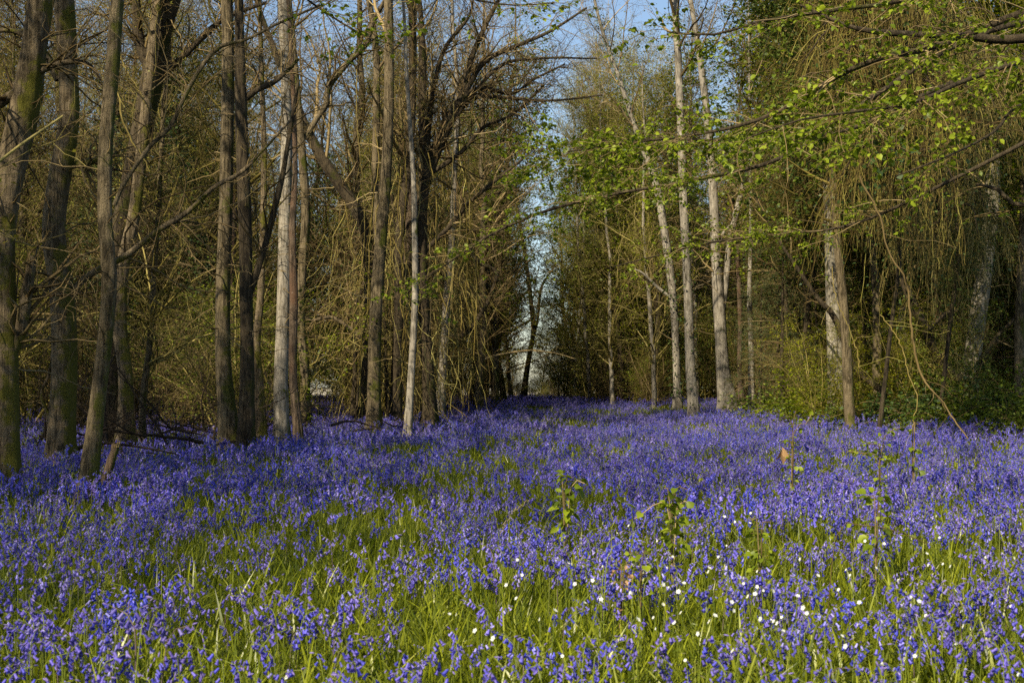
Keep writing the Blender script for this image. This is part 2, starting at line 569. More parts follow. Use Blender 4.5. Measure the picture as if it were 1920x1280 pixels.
def front_tree(name, label, cat, pts, mat, D=None, top=7.0, limbs=(), twigs=None, crown=True, sides=16, group=None,
               ltw=1.0, leafmat=None, nleaf=0, limbmat=None, tw_n=60, ntop=14, flute=0.4, ivy=0):
    C, R, D = trunk_from_pixels(pts, D, top=top)
    base = np.array([C[0, 0], C[0, 1], float(ground(C[0, 0], C[0, 1]))])
    root = thing(name, label, cat, loc=base, group=group)
    C = C - base
    mb = MB()
    # stretch sampling: lumps of bark plus a fluted foot
    mb.add(*tubes(C[None], R[None], sides, lump=0.07, flute=flute))
    link('trunk', mb.mesh('trunk', [mat]), root)
    lp = []
    for lm in limbs:
        Q = np.array([np.append(at(px, py, D + (z if len(rest) == 0 else rest[0])), w * D / F / 2) for (px, py, w, z, *rest) in
                      [(l + (0.0,))[:4] if len(l) == 3 else l for l in lm]])
        S = spline(Q, 26)
        S[:, :3] -= base
        mb = MB()
        mb.add(*tubes(S[None, :, :3], np.maximum(S[None, :, 3], 0.003), 9, lump=0.10))
        tp, tr = grow(S[None, :, :3], S[None, :, 3], int(20 * ltw), 0.12, 1, (0.3, 1.4 + 0.4 * ltw), (30, 75), 0.1, 0, 0.25, 7, 0.4, 0.003)
        mb.add(*tubes(tp, tr, 3), 1)
        tp2, tr2 = grow(tp, tr, int(80 * ltw), 0.2, 1, (0.15, 0.6), (30, 70), 0.05, 0, 0.25, 5, 0.5, 0.002)
        mb.add(*tubes(tp2, tr2, 3), 1)
        link('limb', mb.mesh('limb', [limbmat or mat, M['twig_brown']]), root)
        lp.append(tp)
    if crown:
        mb = MB()
        Pm, Rm = C[None], R[None]
        # dead side twigs on the visible stem
        a, ar = grow(Pm, Rm, int(tw_n * 0.5), 0.12, 0.6, (0.2, 1.3), (50, 95), 0.0, -0.03, 0.22, 7, 0.12, 0.002)
        mb.add(*tubes(a, np.minimum(ar, 0.012), 3), 0)
        a2, ar2 = grow(a, ar, tw_n * 2, 0.2, 1, (0.1, 0.5), (30, 70), 0, 0, 0.25, 5, 0.5, 0.0015)
        mb.add(*tubes(a2, np.minimum(ar2, 0.006), 3), 0)
        # the crown above
        b, br = grow(Pm, Rm, ntop, 0.5, 0.98, (1.8, 4.0), (30, 65), 0.25, 0.04, 0.12, 10, 0.45, 0.006)
        mb.add(*tubes(b, br, 5), 0)
        c, cr = grow(b, br, ntop * 9, 0.15, 1, (0.7, 1.9), (25, 60), 0.1, 0.02, 0.16, 8, 0.5, 0.003)
        mb.add(*tubes(c, cr, 3), 0)
        d, dr = grow(c, cr, ntop * 50, 0.15, 1, (0.25, 0.8), (25, 60), 0.05, 0, 0.2, 5, 0.6, 0.002)
        mb.add(*tubes(d, dr, 3), 0)
        leaves(mb, 1, d, ntop * 60 + nleaf, (0.03, 0.07), 0.05)
        if ivy:
            k = rng.uniform(0, 1, ivy)
            zi = (k * (len(C) - 1)).astype(int)
            th = rng.uniform(0, 2 * pi, ivy)
            off = np.stack([np.cos(th), np.sin(th), np.zeros(ivy)], -1)
            pp = C[zi] + off * (R[zi] + rng.uniform(0.01, 0.16, ivy))[:, None]
            pp[:, 2] += rng.normal(size=ivy) * 0.1
            V, Fc = leafverts(pp, norm(off * 0.5 + rng.normal(size=(ivy, 3)) * 0.4 + [0, 0, -0.5]), norm(off + rng.normal(size=(ivy, 3)) * 0.5), rng.uniform(0.04, 0.08, ivy), 0.45)
            mb.add(V, Fc, 2)
        link('crown', mb.mesh('crown', [twigs or M['twig_brown'], leafmat or M['leaf_bud'], M['leaf_ivy']]), root)
    return root


B = M
front_tree('mossy_tree', 'thick grey mossy tree cut by the left edge of the photo, forked low down', 'tree',
           [(75, -20, 46), (60, 100, 46), (47, 190, 56), (18, 320, 52), (4, 440, 46), (5, 560, 50), (12, 700, 44), (12, 885, 42)],
           B['bark_moss'], top=6, limbs=[[(12, 690, 20), (38, 620, 24), (50, 550, 22), (62, 480, 16)], [(50, 165, 22), (5, 190, 20), (-60, 240, 18)],
                                         [(62, 140, 14), (110, 120, 12), (160, 118, 9), (190, 150, 6)]], flute=0.2)
front_tree('mossy_tree', 'thick tree with yellow green moss down its right side, second from the left edge', 'tree',
           [(118, -20, 38), (127, 100, 36), (132, 230, 38), (112, 340, 42), (100, 440, 42), (114, 540, 44), (120, 680, 46), (114, 855, 46)],
           B['bark_moss'], top=6, limbs=[[(130, 560, 12), (150, 530, 14), (185, 505, 12), (235, 480, 12), (300, 430, 11), (355, 395, 10), (400, 352, 9), (450, 325, 8), (490, 285, 6), (545, 225, 4)],
                                         [(95, 790, 9), (78, 740, 6), (92, 700, 5), (100, 640, 3)], [(130, 310, 16), (165, 305, 14), (200, 290, 10)],
                                         [(110, 150, 16), (80, 95, 14), (30, 60, 10), (-40, 60, 8)]])
front_tree('slender_tree', 'slim pale straight tree standing nearest, left of the snapped stump', 'tree',
           [(204, -20, 26), (196, 110, 27), (188, 250, 26), (191, 400, 25), (203, 520, 27), (196, 620, 27), (180, 760, 28), (168, 912, 30)],
           B['bark_grey'], top=6, limbs=[[(214, 385, 8), (235, 340, 8), (285, 270, 9), (318, 240, 9), (345, 185, 8), (375, 130, 8), (412, 88, 8), (460, 75, 6), (520, 45, 5), (600, 10, 4)]])
front_tree('dark_tree', 'dark leaning tree with a wide forked top behind the slim pale tree', 'tree',
           [(325, -30, 44), (300, 60, 40), (285, 150, 42), (262, 260, 40), (235, 370, 34), (215, 460, 32), (206, 580, 34), (208, 700, 36), (206, 825, 38)],
           B['bark_dark'], top=6, limbs=[[(285, 140, 24), (262, 80, 20), (255, 20, 18), (250, -60, 14)], [(290, 150, 14), (340, 110, 12), (390, 60, 12), (430, 30, 9), (500, 5, 6)]])
front_tree('mossy_tree', 'squat mossy stem with a dark hollow beside it behind the slim pale tree', 'tree',
           [(268, 250, 22), (250, 400, 24), (228, 500, 26), (222, 600, 28), (236, 700, 26), (238, 810, 30)], B['bark_moss'], D=23, top=8, ntop=8)
front_tree('grey_tree', 'straight grey tree with a leaning foot, left one of the dark pair', 'tree',
           [(425, -20, 22), (428, 120, 23), (426, 260, 25), (424, 400, 26), (420, 540, 27), (420, 680, 27), (432, 830, 32)], B['bark_grey'], top=6)
front_tree('dark_tree', 'nearly black forked tree, right one of the pair with the grey tree', 'tree',
           [(450, 60, 18), (452, 180, 22), (455, 300, 24), (460, 420, 25), (462, 540, 25), (464, 680, 26), (462, 830, 28)], B['bark_dark'], top=7,
           limbs=[[(464, 560, 14), (482, 510, 13), (505, 430, 12), (525, 350, 11), (540, 270, 9), (560, 150, 6)], [(455, 190, 12), (480, 170, 12), (520, 150, 9), (560, 110, 6)]])
front_tree('mossy_tree', 'thin moss covered stem between the black forked tree and the pale straight tree', 'tree',
           [(487, 560, 14), (478, 640, 16), (484, 740, 17), (487, 826, 18)], B['bark_moss'], D=24, top=9, ntop=8)
front_tree('pale_tree', 'straight pale sunlit tree in the middle of the left group', 'tree',
           [(530, -20, 20), (536, 100, 22), (538, 230, 22), (535, 360, 24), (533, 480, 24), (530, 600, 24), (527, 720, 24), (529, 824, 25)], B['bark_pale'], top=7)
front_tree('brown_tree', 'thin brown stem pressed against the right of the pale sunlit tree', 'tree',
           [(553, 300, 10), (548, 430, 13), (550, 560, 15), (548, 700, 14), (558, 812, 15)], B['bark_brown'], D=23.5, top=9, ntop=8)
front_tree('grey_tree', 'slim grey tree with an arching pale limb curving up to the right', 'tree',
           [(560, 200, 14), (568, 300, 16), (574, 400, 18), (568, 500, 17), (564, 600, 17), (572, 700, 17), (570, 800, 20)], B['bark_grey'], top=8,
           limbs=[[(572, 262, 12), (592, 225, 11), (612, 195, 12), (615, 165, 11), (650, 120, 12)[:3], (685, 85, 11), (700, 40, 10), (735, -20, 8)]], limbmat=B['bark_grey'])
front_tree('dark_tree', 'dark leaning tree whose top bends away to the left', 'tree',
           [(575, 240, 16), (600, 290, 20), (632, 340, 21), (660, 380, 22), (684, 430, 22), (692, 520, 22), (688, 640, 22), (680, 790, 26)], B['bark_dark'], top=5,
           limbs=[[(688, 640, 8), (650, 610, 9), (620, 595, 8), (585, 600, 6), (560, 590, 4)]], limbmat=B['bark_moss'])
front_tree('grey_tree', 'straight brown grey tree with a mossy foot right of the bright gap', 'tree',
           [(727, -20, 17), (729, 100, 19), (728, 220, 20), (722, 340, 21), (714, 450, 21), (706, 560, 22), (702, 680, 22), (700, 800, 24)], B['bark_grey'], top=7, ntop=12)
front_tree('grey_tree', 'thin straight stem touching the brown grey tree from the left', 'tree',
           [(705, 90, 12), (706, 220, 14), (703, 360, 14), (708, 480, 12)], B['bark_grey'], D=31, top=7, ntop=8)
front_tree('dark_tree', 'dark tree hung with creepers behind the thin pale leaning stem', 'tree',
           [(775, 100, 15), (772, 230, 16), (764, 330, 17), (750, 440, 18), (748, 580, 18), (742, 760, 20)], B['bark_dark'], D=31.5, top=7, ntop=10)
front_tree('brown_tree', 'reddish brown stem behind the hanging creepers', 'tree',
           [(768, 300, 12), (766, 420, 15), (758, 560, 18), (750, 680, 17), (742, 790, 18)], B['bark_brown'], D=33, top=8, ntop=8)
front_tree('slender_tree', 'thin pale leaning stem rising from the bluebells in front of the creepers', 'tree',
           [(775, 330, 9), (778, 450, 11), (778, 560, 12), (772, 690, 13), (764, 812, 15)], B['bark_pale'], top=7, ntop=7)
front_tree('spreading_tree', 'many limbed tree fanning its branches up and right over the ride', 'tree',
           [(795, 330, 22), (790, 420, 22), (792, 540, 22), (800, 660, 22), (806, 780, 26)], B['bark_dark'], D=32, top=5, ntop=10, ltw=2.4,
           limbs=[[(790, 400, 16), (800, 330, 17), (830, 240, 16), (862, 190, 14), (880, 120, 11), (905, 60, 9), (935, 0, 7)],
                  [(795, 370, 12), (820, 290, 13), (860, 200, 12), (905, 120, 10), (960, 90, 8), (1030, 60, 6), (1100, 15, 4)],
                  [(790, 340, 10), (802, 260, 10), (812, 170, 9), (835, 90, 8), (880, 30, 5), (890, -30, 4)],
                  [(840, 230, 8), (880, 185, 7), (940, 183, 6), (1010, 189, 5), (1070, 186, 4), (1130, 178, 3)],
                  [(800, 330, 9), (860, 290, 9), (905, 240, 7), (960, 215, 6), (1020, 160, 4)],
                  [(796, 470, 9), (838, 430, 9), (880, 380, 8), (940, 330, 6), (990, 290, 4)],
                  [(860, 190, 10), (900, 165, 9), (960, 175, 7), (1000, 150, 5), (1060, 120, 3)],
                  [(800, 300, 9), (840, 240, 8), (930, 130, 7), (1010, 110, 5), (1120, 110, 3)]])
front_tree('crooked_tree', 'tree with one bare limb hooked like a question mark at the edge of the ride', 'tree',
           [(846, 470, 13), (838, 560, 14), (832, 660, 15), (826, 770, 17)], B['bark_pale'], D=37, top=8, ntop=9,
           limbs=[[(800, 640, 6), (830, 630, 7), (868, 628, 8), (895, 600, 8), (915, 565, 8), (928, 530, 8), (930, 508, 7), (905, 495, 7), (885, 478, 5), (880, 460, 4)]], limbmat=B['bark_dark'])
front_tree('dark_tree', 'slim dark forked tree against the bright gap at the end of the ride', 'tree',
           [(995, 560, 8), (1000, 620, 9), (990, 680, 10), (982, 738, 11)], B['bark_dark'], D=66, top=9, ntop=9,
           limbs=[[(998, 640, 6), (1008, 600, 5), (1015, 540, 5), (1040, 500, 3)], [(995, 600, 5), (960, 620, 4), (930, 640, 3)]])
# right of the ride
front_tree('pale_tree', 'tall thin sunlit tree, front one of the pale trees right of the ride', 'tree',
           [(1266, -20, 13), (1273, 120, 14), (1279, 260, 15), (1283, 380, 16), (1287, 480, 16), (1291, 580, 17), (1294, 680, 17), (1302, 782, 19)], B['bark_pale'], top=6, ntop=10, ivy=500)
front_tree('pale_tree', 'ragged pale tree behind and left of the tall thin sunlit tree', 'tree',
           [(1195, 250, 10), (1228, 340, 13), (1245, 430, 15), (1258, 520, 15), (1266, 610, 13), (1270, 745, 13)], B['bark_pale'], D=44, top=7, ntop=9, ivy=1500,
           limbs=[[(1262, 560, 6), (1235, 540, 6), (1205, 512, 4), (1190, 505, 3)]], limbmat=B['bark_beech'])
front_tree('forked_tree', 'pale tree forking into three stems, a thin one leaning right', 'tree',
           [(1318, 150, 12), (1330, 260, 15), (1338, 380, 17), (1342, 480, 18), (1347, 560, 22), (1352, 640, 22), (1356, 700, 24), (1366, 768, 32)], B['bark_pale'], top=7, ntop=10,
           limbs=[[(1352, 600, 14), (1360, 540, 13), (1367, 470, 13), (1378, 410, 12), (1395, 345, 10), (1415, 280, 7), (1440, 210, 5)],
                  [(1345, 520, 7), (1350, 450, 7), (1372, 420, 6), (1400, 370, 6), (1412, 330, 5)]], flute=0.4)
front_tree('pale_tree', 'short pale post like stem lit by sun, right of the forked tree', 'tree',
           [(1405, 560, 9), (1408, 620, 11), (1409, 700, 12), (1410, 766, 13)], B['bark_pale'], top=8, ntop=7)
front_tree('brown_tree', 'thin brown stem between the forked tree and the pale post like stem', 'tree',
           [(1382, 480, 8), (1388, 600, 9), (1387, 700, 9), (1392, 760, 11)], B['bark_brown'], top=7, ntop=7)
front_tree('beech_tree', 'stout pale grey beech trunk hidden in hanging foliage on the right', 'tree',
           [(1560, 380, 30), (1562, 460, 31), (1566, 560, 32), (1570, 650, 33), (1572, 745, 36)], B['bark_beech'], D=31, top=6, ntop=5, leafmat=B['leaf_mid'])
front_tree('beech_tree', 'stout pale grey leaning beech trunk near the right edge', 'tree',
           [(1862, 380, 26), (1850, 480, 28), (1836, 580, 30), (1822, 680, 32), (1812, 745, 35)], B['bark_beech'], D=31, top=6, ntop=5, leafmat=B['leaf_mid'])
front_tree('stump_tree', 'short pale trunk foot low among the brambles between the two stout beeches', 'tree',
           [(1692, 560, 16), (1694, 640, 18), (1694, 745, 24)], B['bark_beech'], D=33, top=7, ntop=6, ivy=400)
front_tree('crooked_tree', 'black crooked stem leaning left over the brambles on the right', 'tree',
           [(1535, 560, 8), (1562, 590, 12), (1584, 640, 13), (1600, 685, 13), (1630, 715, 12), (1658, 742, 14)], B['bark_dark'], D=29, top=3, ntop=6, tw_n=30)
front_tree('crooked_tree', 'thick black stem leaning left in front of the pale leaning beech', 'tree',
           [(1690, 520, 14), (1715, 575, 17), (1740, 620, 18), (1755, 660, 18), (1785, 700, 19), (1825, 735, 22)], B['bark_dark'], D=29, top=3, ntop=6, tw_n=30,
           limbs=[[(1822, 730, 10), (1840, 680, 8), (1862, 640, 8), (1890, 610, 7), (1930, 570, 5)], [(1740, 620, 9), (1770, 590, 7), (1800, 580, 4)]])

# ------------------------------------------------------------------ kinds of background growth (shared meshes, each copy an object)
def straight(h, r, wob=0.03, n=18, lean=0.05):
    z = np.linspace(0, h, n)
    d = np.cumsum(rng.normal(size=(n, 2)) * wob * h / n * 2, 0) + z[:, None] * rng.normal(size=2) * lean
    C = np.column_stack([d, z])
    C -= [C[0, 0], C[0, 1], 0.05]
    R = r * (1 - 0.85 * (z / h) ** 1.1)
    R[0] *= 1.3
    return C[None], R[None]


def proto_bare(h=14, r=0.13, mat='bark_grey', tw='twig_brown', lf='leaf_bud', nl=6500, lo=0.12, dens=1.6, lsize=(0.03, 0.06), ivy=0, up=0.25):
    C, R = straight(h, r)
    mb = MB()
    mb.add(*tubes(C, R, 9, lump=0.06))
    me1 = mb.mesh('trunk', [M[mat]])
    mb = MB()
    a, ar = grow(C, R, int(44 * dens), lo, 0.97, (1.2, 3.4), (35, 75), up, 0.03, 0.14, 10, 0.38, 0.006)
    mb.add(*tubes(a, ar, 4), 0)
    b, br = grow(a, ar, int(330 * dens), 0.1, 1, (0.5, 1.6), (25, 65), 0.08, 0, 0.2, 7, 0.5, 0.0035)
    mb.add(*tubes(b, br, 3), 0)
    c, cr = grow(b, br, int(1500 * dens), 0.1, 1, (0.2, 0.7), (25, 70), 0.03, 0, 0.25, 4, 0.6, 0.0025)
    mb.add(*tubes(c, cr, 3), 0)
    if nl:
        leaves(mb, 1, c, nl, lsize, 0.05)
    if ivy:
        k = rng.uniform(0.0, 0.75, ivy)
        zi = (k * (C.shape[1] - 1)).astype(int)
        th = rng.uniform(0, 2 * pi, ivy)
        off = np.stack([np.cos(th), np.sin(th), np.zeros(ivy)], -1)
        pp = C[0][zi] + off * (R[0][zi] + np.abs(rng.normal(size=ivy)) * 0.28)[:, None]
        pp[:, 2] += rng.uniform(-0.4, 0.4, ivy)
        V, Fc = leafverts(pp, norm(off * 0.4 + rng.normal(size=(ivy, 3)) * 0.5 + [0, 0, -0.5]), norm(off + rng.normal(size=(ivy, 3)) * 0.6), rng.uniform(0.05, 0.10, ivy), 0.45)
        mb.add(V, Fc, 2)
    return [('trunk', me1), ('crown', mb.mesh('crown', [M[tw], M[lf], M['leaf_ivy']]))]


def proto_shrub(h=4.5, ns=14, lf='leaf_mid', nl=3500, tw='twig_olive', spread=0.32, dens=1.0, lsize=(0.04, 0.07), droop=-0.02):
    P = np.empty((ns, 12, 3))
    P[:, 0] = rng.normal(size=(ns, 3)) * [0.22, 0.22, 0]
    P[:, 0, 2] = -0.05
    d = norm(np.column_stack([rng.normal(size=(ns, 2)) * spread, np.ones(ns)]))
    L = rng.uniform(0.55, 1.0, ns) * h
    for s in range(1, 12):
        d = norm(d + rng.normal(size=(ns, 3)) * 0.10 + [0, 0, droop])
        P[:, s] = P[:, s - 1] + d * (L / 11)[:, None]
    R = rng.uniform(0.012, 0.035, ns)[:, None] * np.linspace(1, 0.2, 12)[None]
    mb = MB()
    mb.add(*tubes(P, R, 5))
    me1 = mb.mesh('stem', [M[tw]])
    mb = MB()
    b, br = grow(P, R, int(190 * dens), 0.15, 1, (0.4, 1.5), (25, 75), 0.05, -0.02, 0.2, 8, 0.5, 0.003)
    mb.add(*tubes(b, br, 3), 0)
    c, cr = grow(b, br, int(900 * dens), 0.1, 1, (0.15, 0.6), (25, 80), 0.0, -0.02, 0.28, 4, 0.6, 0.002)
    mb.add(*tubes(c, cr, 3), 0)
    if nl:
        leaves(mb, 1, c, nl, lsize, 0.04)
    return [('stem', me1), ('foliage', mb.mesh('foliage', [M[tw], M[lf]]))]


def proto_creeper(h=7, ns=80, tw='creeper'):
    """a curtain of dry hanging stems tangled round a thin pole tree"""
    C, R = straight(h + 2, 0.07, 0.04)
    mb = MB()
    mb.add(*tubes(C, R, 7, lump=0.06))
    me1 = mb.mesh('trunk', [M['bark_dark']])
    n = 16
    P = np.empty((ns, n, 3))
    P[:, 0] = rng.normal(size=(ns, 3)) * [0.7, 0.6, 0]
    P[:, 0, 2] = rng.uniform(0.35, 1.0, ns) * h
    d = norm(rng.normal(size=(ns, 3)) * [0.3, 0.3, 0.1] + [0, 0, -0.6])
    L = rng.uniform(0.3, 0.75, ns) * h
    for s in range(1, n):
        d = norm(d + rng.normal(size=(ns, 3)) * 0.22 + [0, 0, -0.16])
        P[:, s] = P[:, s - 1] + d * (L / n)[:, None]
    P[:, :, 2] = np.maximum(P[:, :, 2], 0.02)
    R = np.repeat(rng.uniform(0.003, 0.010, ns)[:, None], n, 1)
    mb = MB()
    mb.add(*tubes(P, R, 3), 0)
    b, br = grow(P, R, ns * 5, 0, 1, (0.2, 0.9), (20, 80), 0, -0.12, 0.3, 6, 0.6, 0.002)
    mb.add(*tubes(b, br, 3), 0)
    c, cr = grow(C, R[:1, :C.shape[1]] if False else np.full((1, C.shape[1]), 0.05), 22, 0.2, 0.95, (0.8, 2.0), (40, 90), 0, -0.03, 0.2, 8, 0.3, 0.004)
    mb.add(*tubes(c, cr, 3), 1)
    d_, dr = grow(c, cr, 260, 0.1, 1, (0.2, 0.8), (30, 80), 0, -0.05, 0.25, 5, 0.5, 0.002)
    mb.add(*tubes(d_, dr, 3), 1)
    leaves(mb, 2, d_, 900, (0.03, 0.06), 0.06)
    return [('trunk', me1), ('creeper', mb.mesh('creeper', [M[tw], M['twig_brown'], M['leaf_ivy']]))]


def proto_conifer(h=8, r=0.10):
    C, R = straight(h, r, 0.01, lean=0.01)
    mb = MB()
    mb.add(*tubes(C, R, 8))
    me1 = mb.mesh('trunk', [M['bark_dark']])
    mb = MB()
    a, ar = grow(C, R, 80, 0.12, 0.97, (1.2, 2.4), (70, 95), 0.05, -0.035, 0.06, 9, 0.25, 0.005)
    mb.add(*tubes(a, ar, 3), 0)
    b, br = grow(a, ar, 1100, 0.1, 1, (0.25, 0.7), (25, 60), -0.15, -0.08, 0.12, 5, 0.5, 0.003)
    mb.add(*tubes(b, br, 3), 0)
    n = 14000
    M_, m_, _ = b.shape
    i = rng.integers(0, M_, n)
    k = rng.integers(0, m_, n)
    tan = norm(b[:, -1] - b[:, 0])[i]
    V, Fc = leafverts(b[i, k] + rng.normal(size=(n, 3)) * 0.01, norm(tan + rng.normal(size=(n, 3)) * 0.45 + [0, 0, -0.15]), rng.normal(size=(n, 3)), rng.uniform(0.05, 0.12, n), 0.06)
    mb.add(V, Fc, 1)
    return [('trunk', me1), ('crown', mb.mesh('crown', [M['twig_brown'], M['needle']]))]


def proto_bramble(r=1.2, h=0.8, nl=2200, lf='leaf_mid'):
    ns = 26
    P = np.empty((ns, 12, 3))
    th = rng.uniform(0, 2 * pi, ns)
    P[:, 0] = np.column_stack([np.cos(th), np.sin(th), np.zeros(ns)]) * rng.uniform(0, r * 0.6, ns)[:, None]
    d = norm(np.column_stack([rng.normal(size=(ns, 2)) * 0.6, np.ones(ns)]))
    L = rng.uniform(1.0, 2.2, ns) * h * 1.3
    for s in range(1, 12):
        d = norm(d + rng.normal(size=(ns, 3)) * 0.10 + [0, 0, -0.17])
        P[:, s] = P[:, s - 1] + d * (L / 11)[:, None]
    P[:, :, 2] = np.maximum(P[:, :, 2], 0.0)
    R = np.full((ns, 12), 0.005)
    mb = MB()
    mb.add(*tubes(P, R, 3), 0)
    me1 = mb.mesh('stem', [M['twig_brown']])
    mb = MB()
    leaves(mb, 0, P, nl, (0.05, 0.09), 0.09, droop=0.15, w=0.42)
    return [('stem', me1), ('foliage', mb.mesh('foliage', [M[lf]]))]


def proto_brush(w=1.8):
    """tangle of dead fallen branches"""
    ns = 16
    P = np.empty((ns, 10, 3))
    P[:, 0] = rng.normal(size=(ns, 3)) * [w * 0.5, 0.4, 0]
    P[:, 0, 2] = rng.uniform(0, 0.5, ns)
    d = norm(rng.normal(size=(ns, 3)) * [1, 0.5, 0.45] + [0, 0, 0.2])
    L = rng.uniform(0.8, 2.2, ns)
    for s in range(1, 10):
        d = norm(d + rng.normal(size=(ns, 3)) * 0.16)
        P[:, s] = P[:, s - 1] + d * (L / 9)[:, None]
    P[:, :, 2] = np.maximum(P[:, :, 2], 0.02)
    R = rng.uniform(0.008, 0.03, ns)[:, None] * np.linspace(1, 0.25, 10)[None]
    mb = MB()
    mb.add(*tubes(P, R, 5, lump=0.1), 0)
    b, br = grow(P, R, 120, 0.1, 1, (0.3, 1.0), (30, 80), 0.05, 0, 0.25, 6, 0.45, 0.0025)
    mb.add(*tubes(b, br, 3), 0)
    c, cr = grow(b, br, 380, 0.1, 1, (0.1, 0.4), (30, 80), 0, 0, 0.28, 4, 0.5, 0.0018)
    mb.add(*tubes(c, cr, 3), 0)
    return [('branch', mb.mesh('branch', [M['twig_dark']]))]


def place(name, label, cat, group, parts, x, y, rz, s, tilt=(0, 0), first={}):
    z = float(ground(x, y))
    root = thing(name, label, cat, (x, y, z - 0.03), group, rot=(tilt[0], tilt[1], rz), scale=s)
    for pn, me in parts:
        link(pn, me, root)
    return root


bare = [proto_bare(15, 0.13), proto_bare(13, 0.10, 'bark_dark', 'twig_brown'), proto_bare(16, 0.16, 'bark_brown', 'twig_olive', lo=0.25),
        proto_bare(11, 0.07, 'bark_grey', 'twig_olive', nl=6000)]
canopy = [proto_bare(13, 0.12, 'bark_grey', 'twig_olive', 'leaf_mid', 17000, lo=0.35, up=0.15, lsize=(0.07, 0.12)), proto_bare(12, 0.12, 'bark_dark', 'twig_brown', 'leaf_mid', 11000, lo=0.3, up=0.05, lsize=(0.07, 0.12))]
pale_bare = [proto_bare(15, 0.12, 'bark_pale', 'twig_pale', 'leaf_bud', 8500, up=0.4), proto_bare(12, 0.09, 'bark_pale', 'twig_olive', 'leaf_spring', 9000)]
ivyt = [proto_bare(12, 0.12, 'bark_dark', 'twig_brown', 'leaf_mid', 2600, ivy=5200), proto_bare(10, 0.10, 'bark_dark', 'twig_olive', 'leaf_mid', 1500, ivy=4200)]
green = [proto_bare(10, 0.09, 'bark_grey', 'twig_olive', 'leaf_mid', 13000, lo=0.08, up=0.05, lsize=(0.05, 0.09)),
         proto_bare(8, 0.07, 'bark_dark', 'twig_brown', 'leaf_spring', 13000, lo=0.06, up=-0.02, lsize=(0.05, 0.09))]
shrub = [proto_shrub(4.5, 14, nl=4200), proto_shrub(3.4, 18, 'leaf_bud', 1500, 'twig_brown'), proto_shrub(5.5, 12, 'leaf_spring', 5200)]
twigsh = [proto_shrub(4.2, 16, 'leaf_bud', 500, 'twig_olive', dens=1.3), proto_shrub(3.0, 20, 'leaf_bud', 300, 'twig_brown', dens=1.2)]
creep = [proto_creeper(7), proto_creeper(6, 90)]
conif = [proto_conifer(8.5), proto_conifer(7)]
bramb = [proto_bramble(), proto_bramble(1.0, 0.6, 1800), proto_bramble(1.2, 0.9, 2400, 'leaf_ivy')]
brush = [proto_brush(), proto_brush(1.3), proto_brush(2.3)]

KINDS = {
    'bare': ('bare_tree', 'slender brown twiggy tree deep in the wood left of the ride', 'tree', 'bare trees filling the wood left of the ride', bare),
    'bareR': ('bare_tree', 'slender twiggy tree with opening buds in the wood right of the ride', 'tree', 'bare trees filling the wood right of the ride', pale_bare + bare[:1]),
    'canopyL': ('young_tree', 'tall tree with a leafy green crown left of the ride', 'tree', 'leafy young trees left of the ride', canopy),
    'canopyR': ('young_tree', 'tall tree with a leafy green crown right of the ride', 'tree', 'leafy young trees right of the ride', canopy),
    'far': ('bare_tree', 'bare tree at the far end of the ride against the sky', 'tree', 'bare trees closing the far end of the ride', pale_bare + bare),
    'ivyL': ('ivy_clad_tree', 'dark ivy covered tree in the wood left of the ride', 'tree', 'ivy clad trees left of the ride', ivyt),
    'ivyR': ('ivy_clad_tree', 'dark ivy covered tree in the wood right of the ride', 'tree', 'ivy clad trees right of the ride', ivyt),
    'greenL': ('young_tree', 'leafy young green tree in the wood left of the ride', 'tree', 'leafy young trees left of the ride', green),
    'greenR': ('young_tree', 'leafy young green tree in the wood right of the ride', 'tree', 'leafy young trees right of the ride', green),
    'shrubL': ('hazel_shrub', 'many stemmed shrub of olive twigs and small leaves left of the ride', 'shrub', 'shrubs under the trees left of the ride', shrub + twigsh),
    'shrubR': ('hazel_shrub', 'many stemmed green shrub right of the ride', 'shrub', 'shrubs under the trees right of the ride', shrub),
    'creep': ('creeper_hung_tree', 'thin tree smothered in dry hanging creeper stems', 'tree', 'creeper hung thin trees by the ride', creep),
    'conif': ('conifer', 'dark feathery conifer with drooping sprays', 'tree', 'feathery conifers right of the forked tree', conif),
    'bramb': ('bramble_bush', 'low leafy bramble bush behind the bluebells on the right', 'bush', 'bramble bushes behind the bluebells', bramb),
    'brush': ('dead_brushwood', 'tangled heap of dead fallen branches under the left trees', 'branches', 'heaps of dead brushwood under the left trees', brush),
}
counts = {}


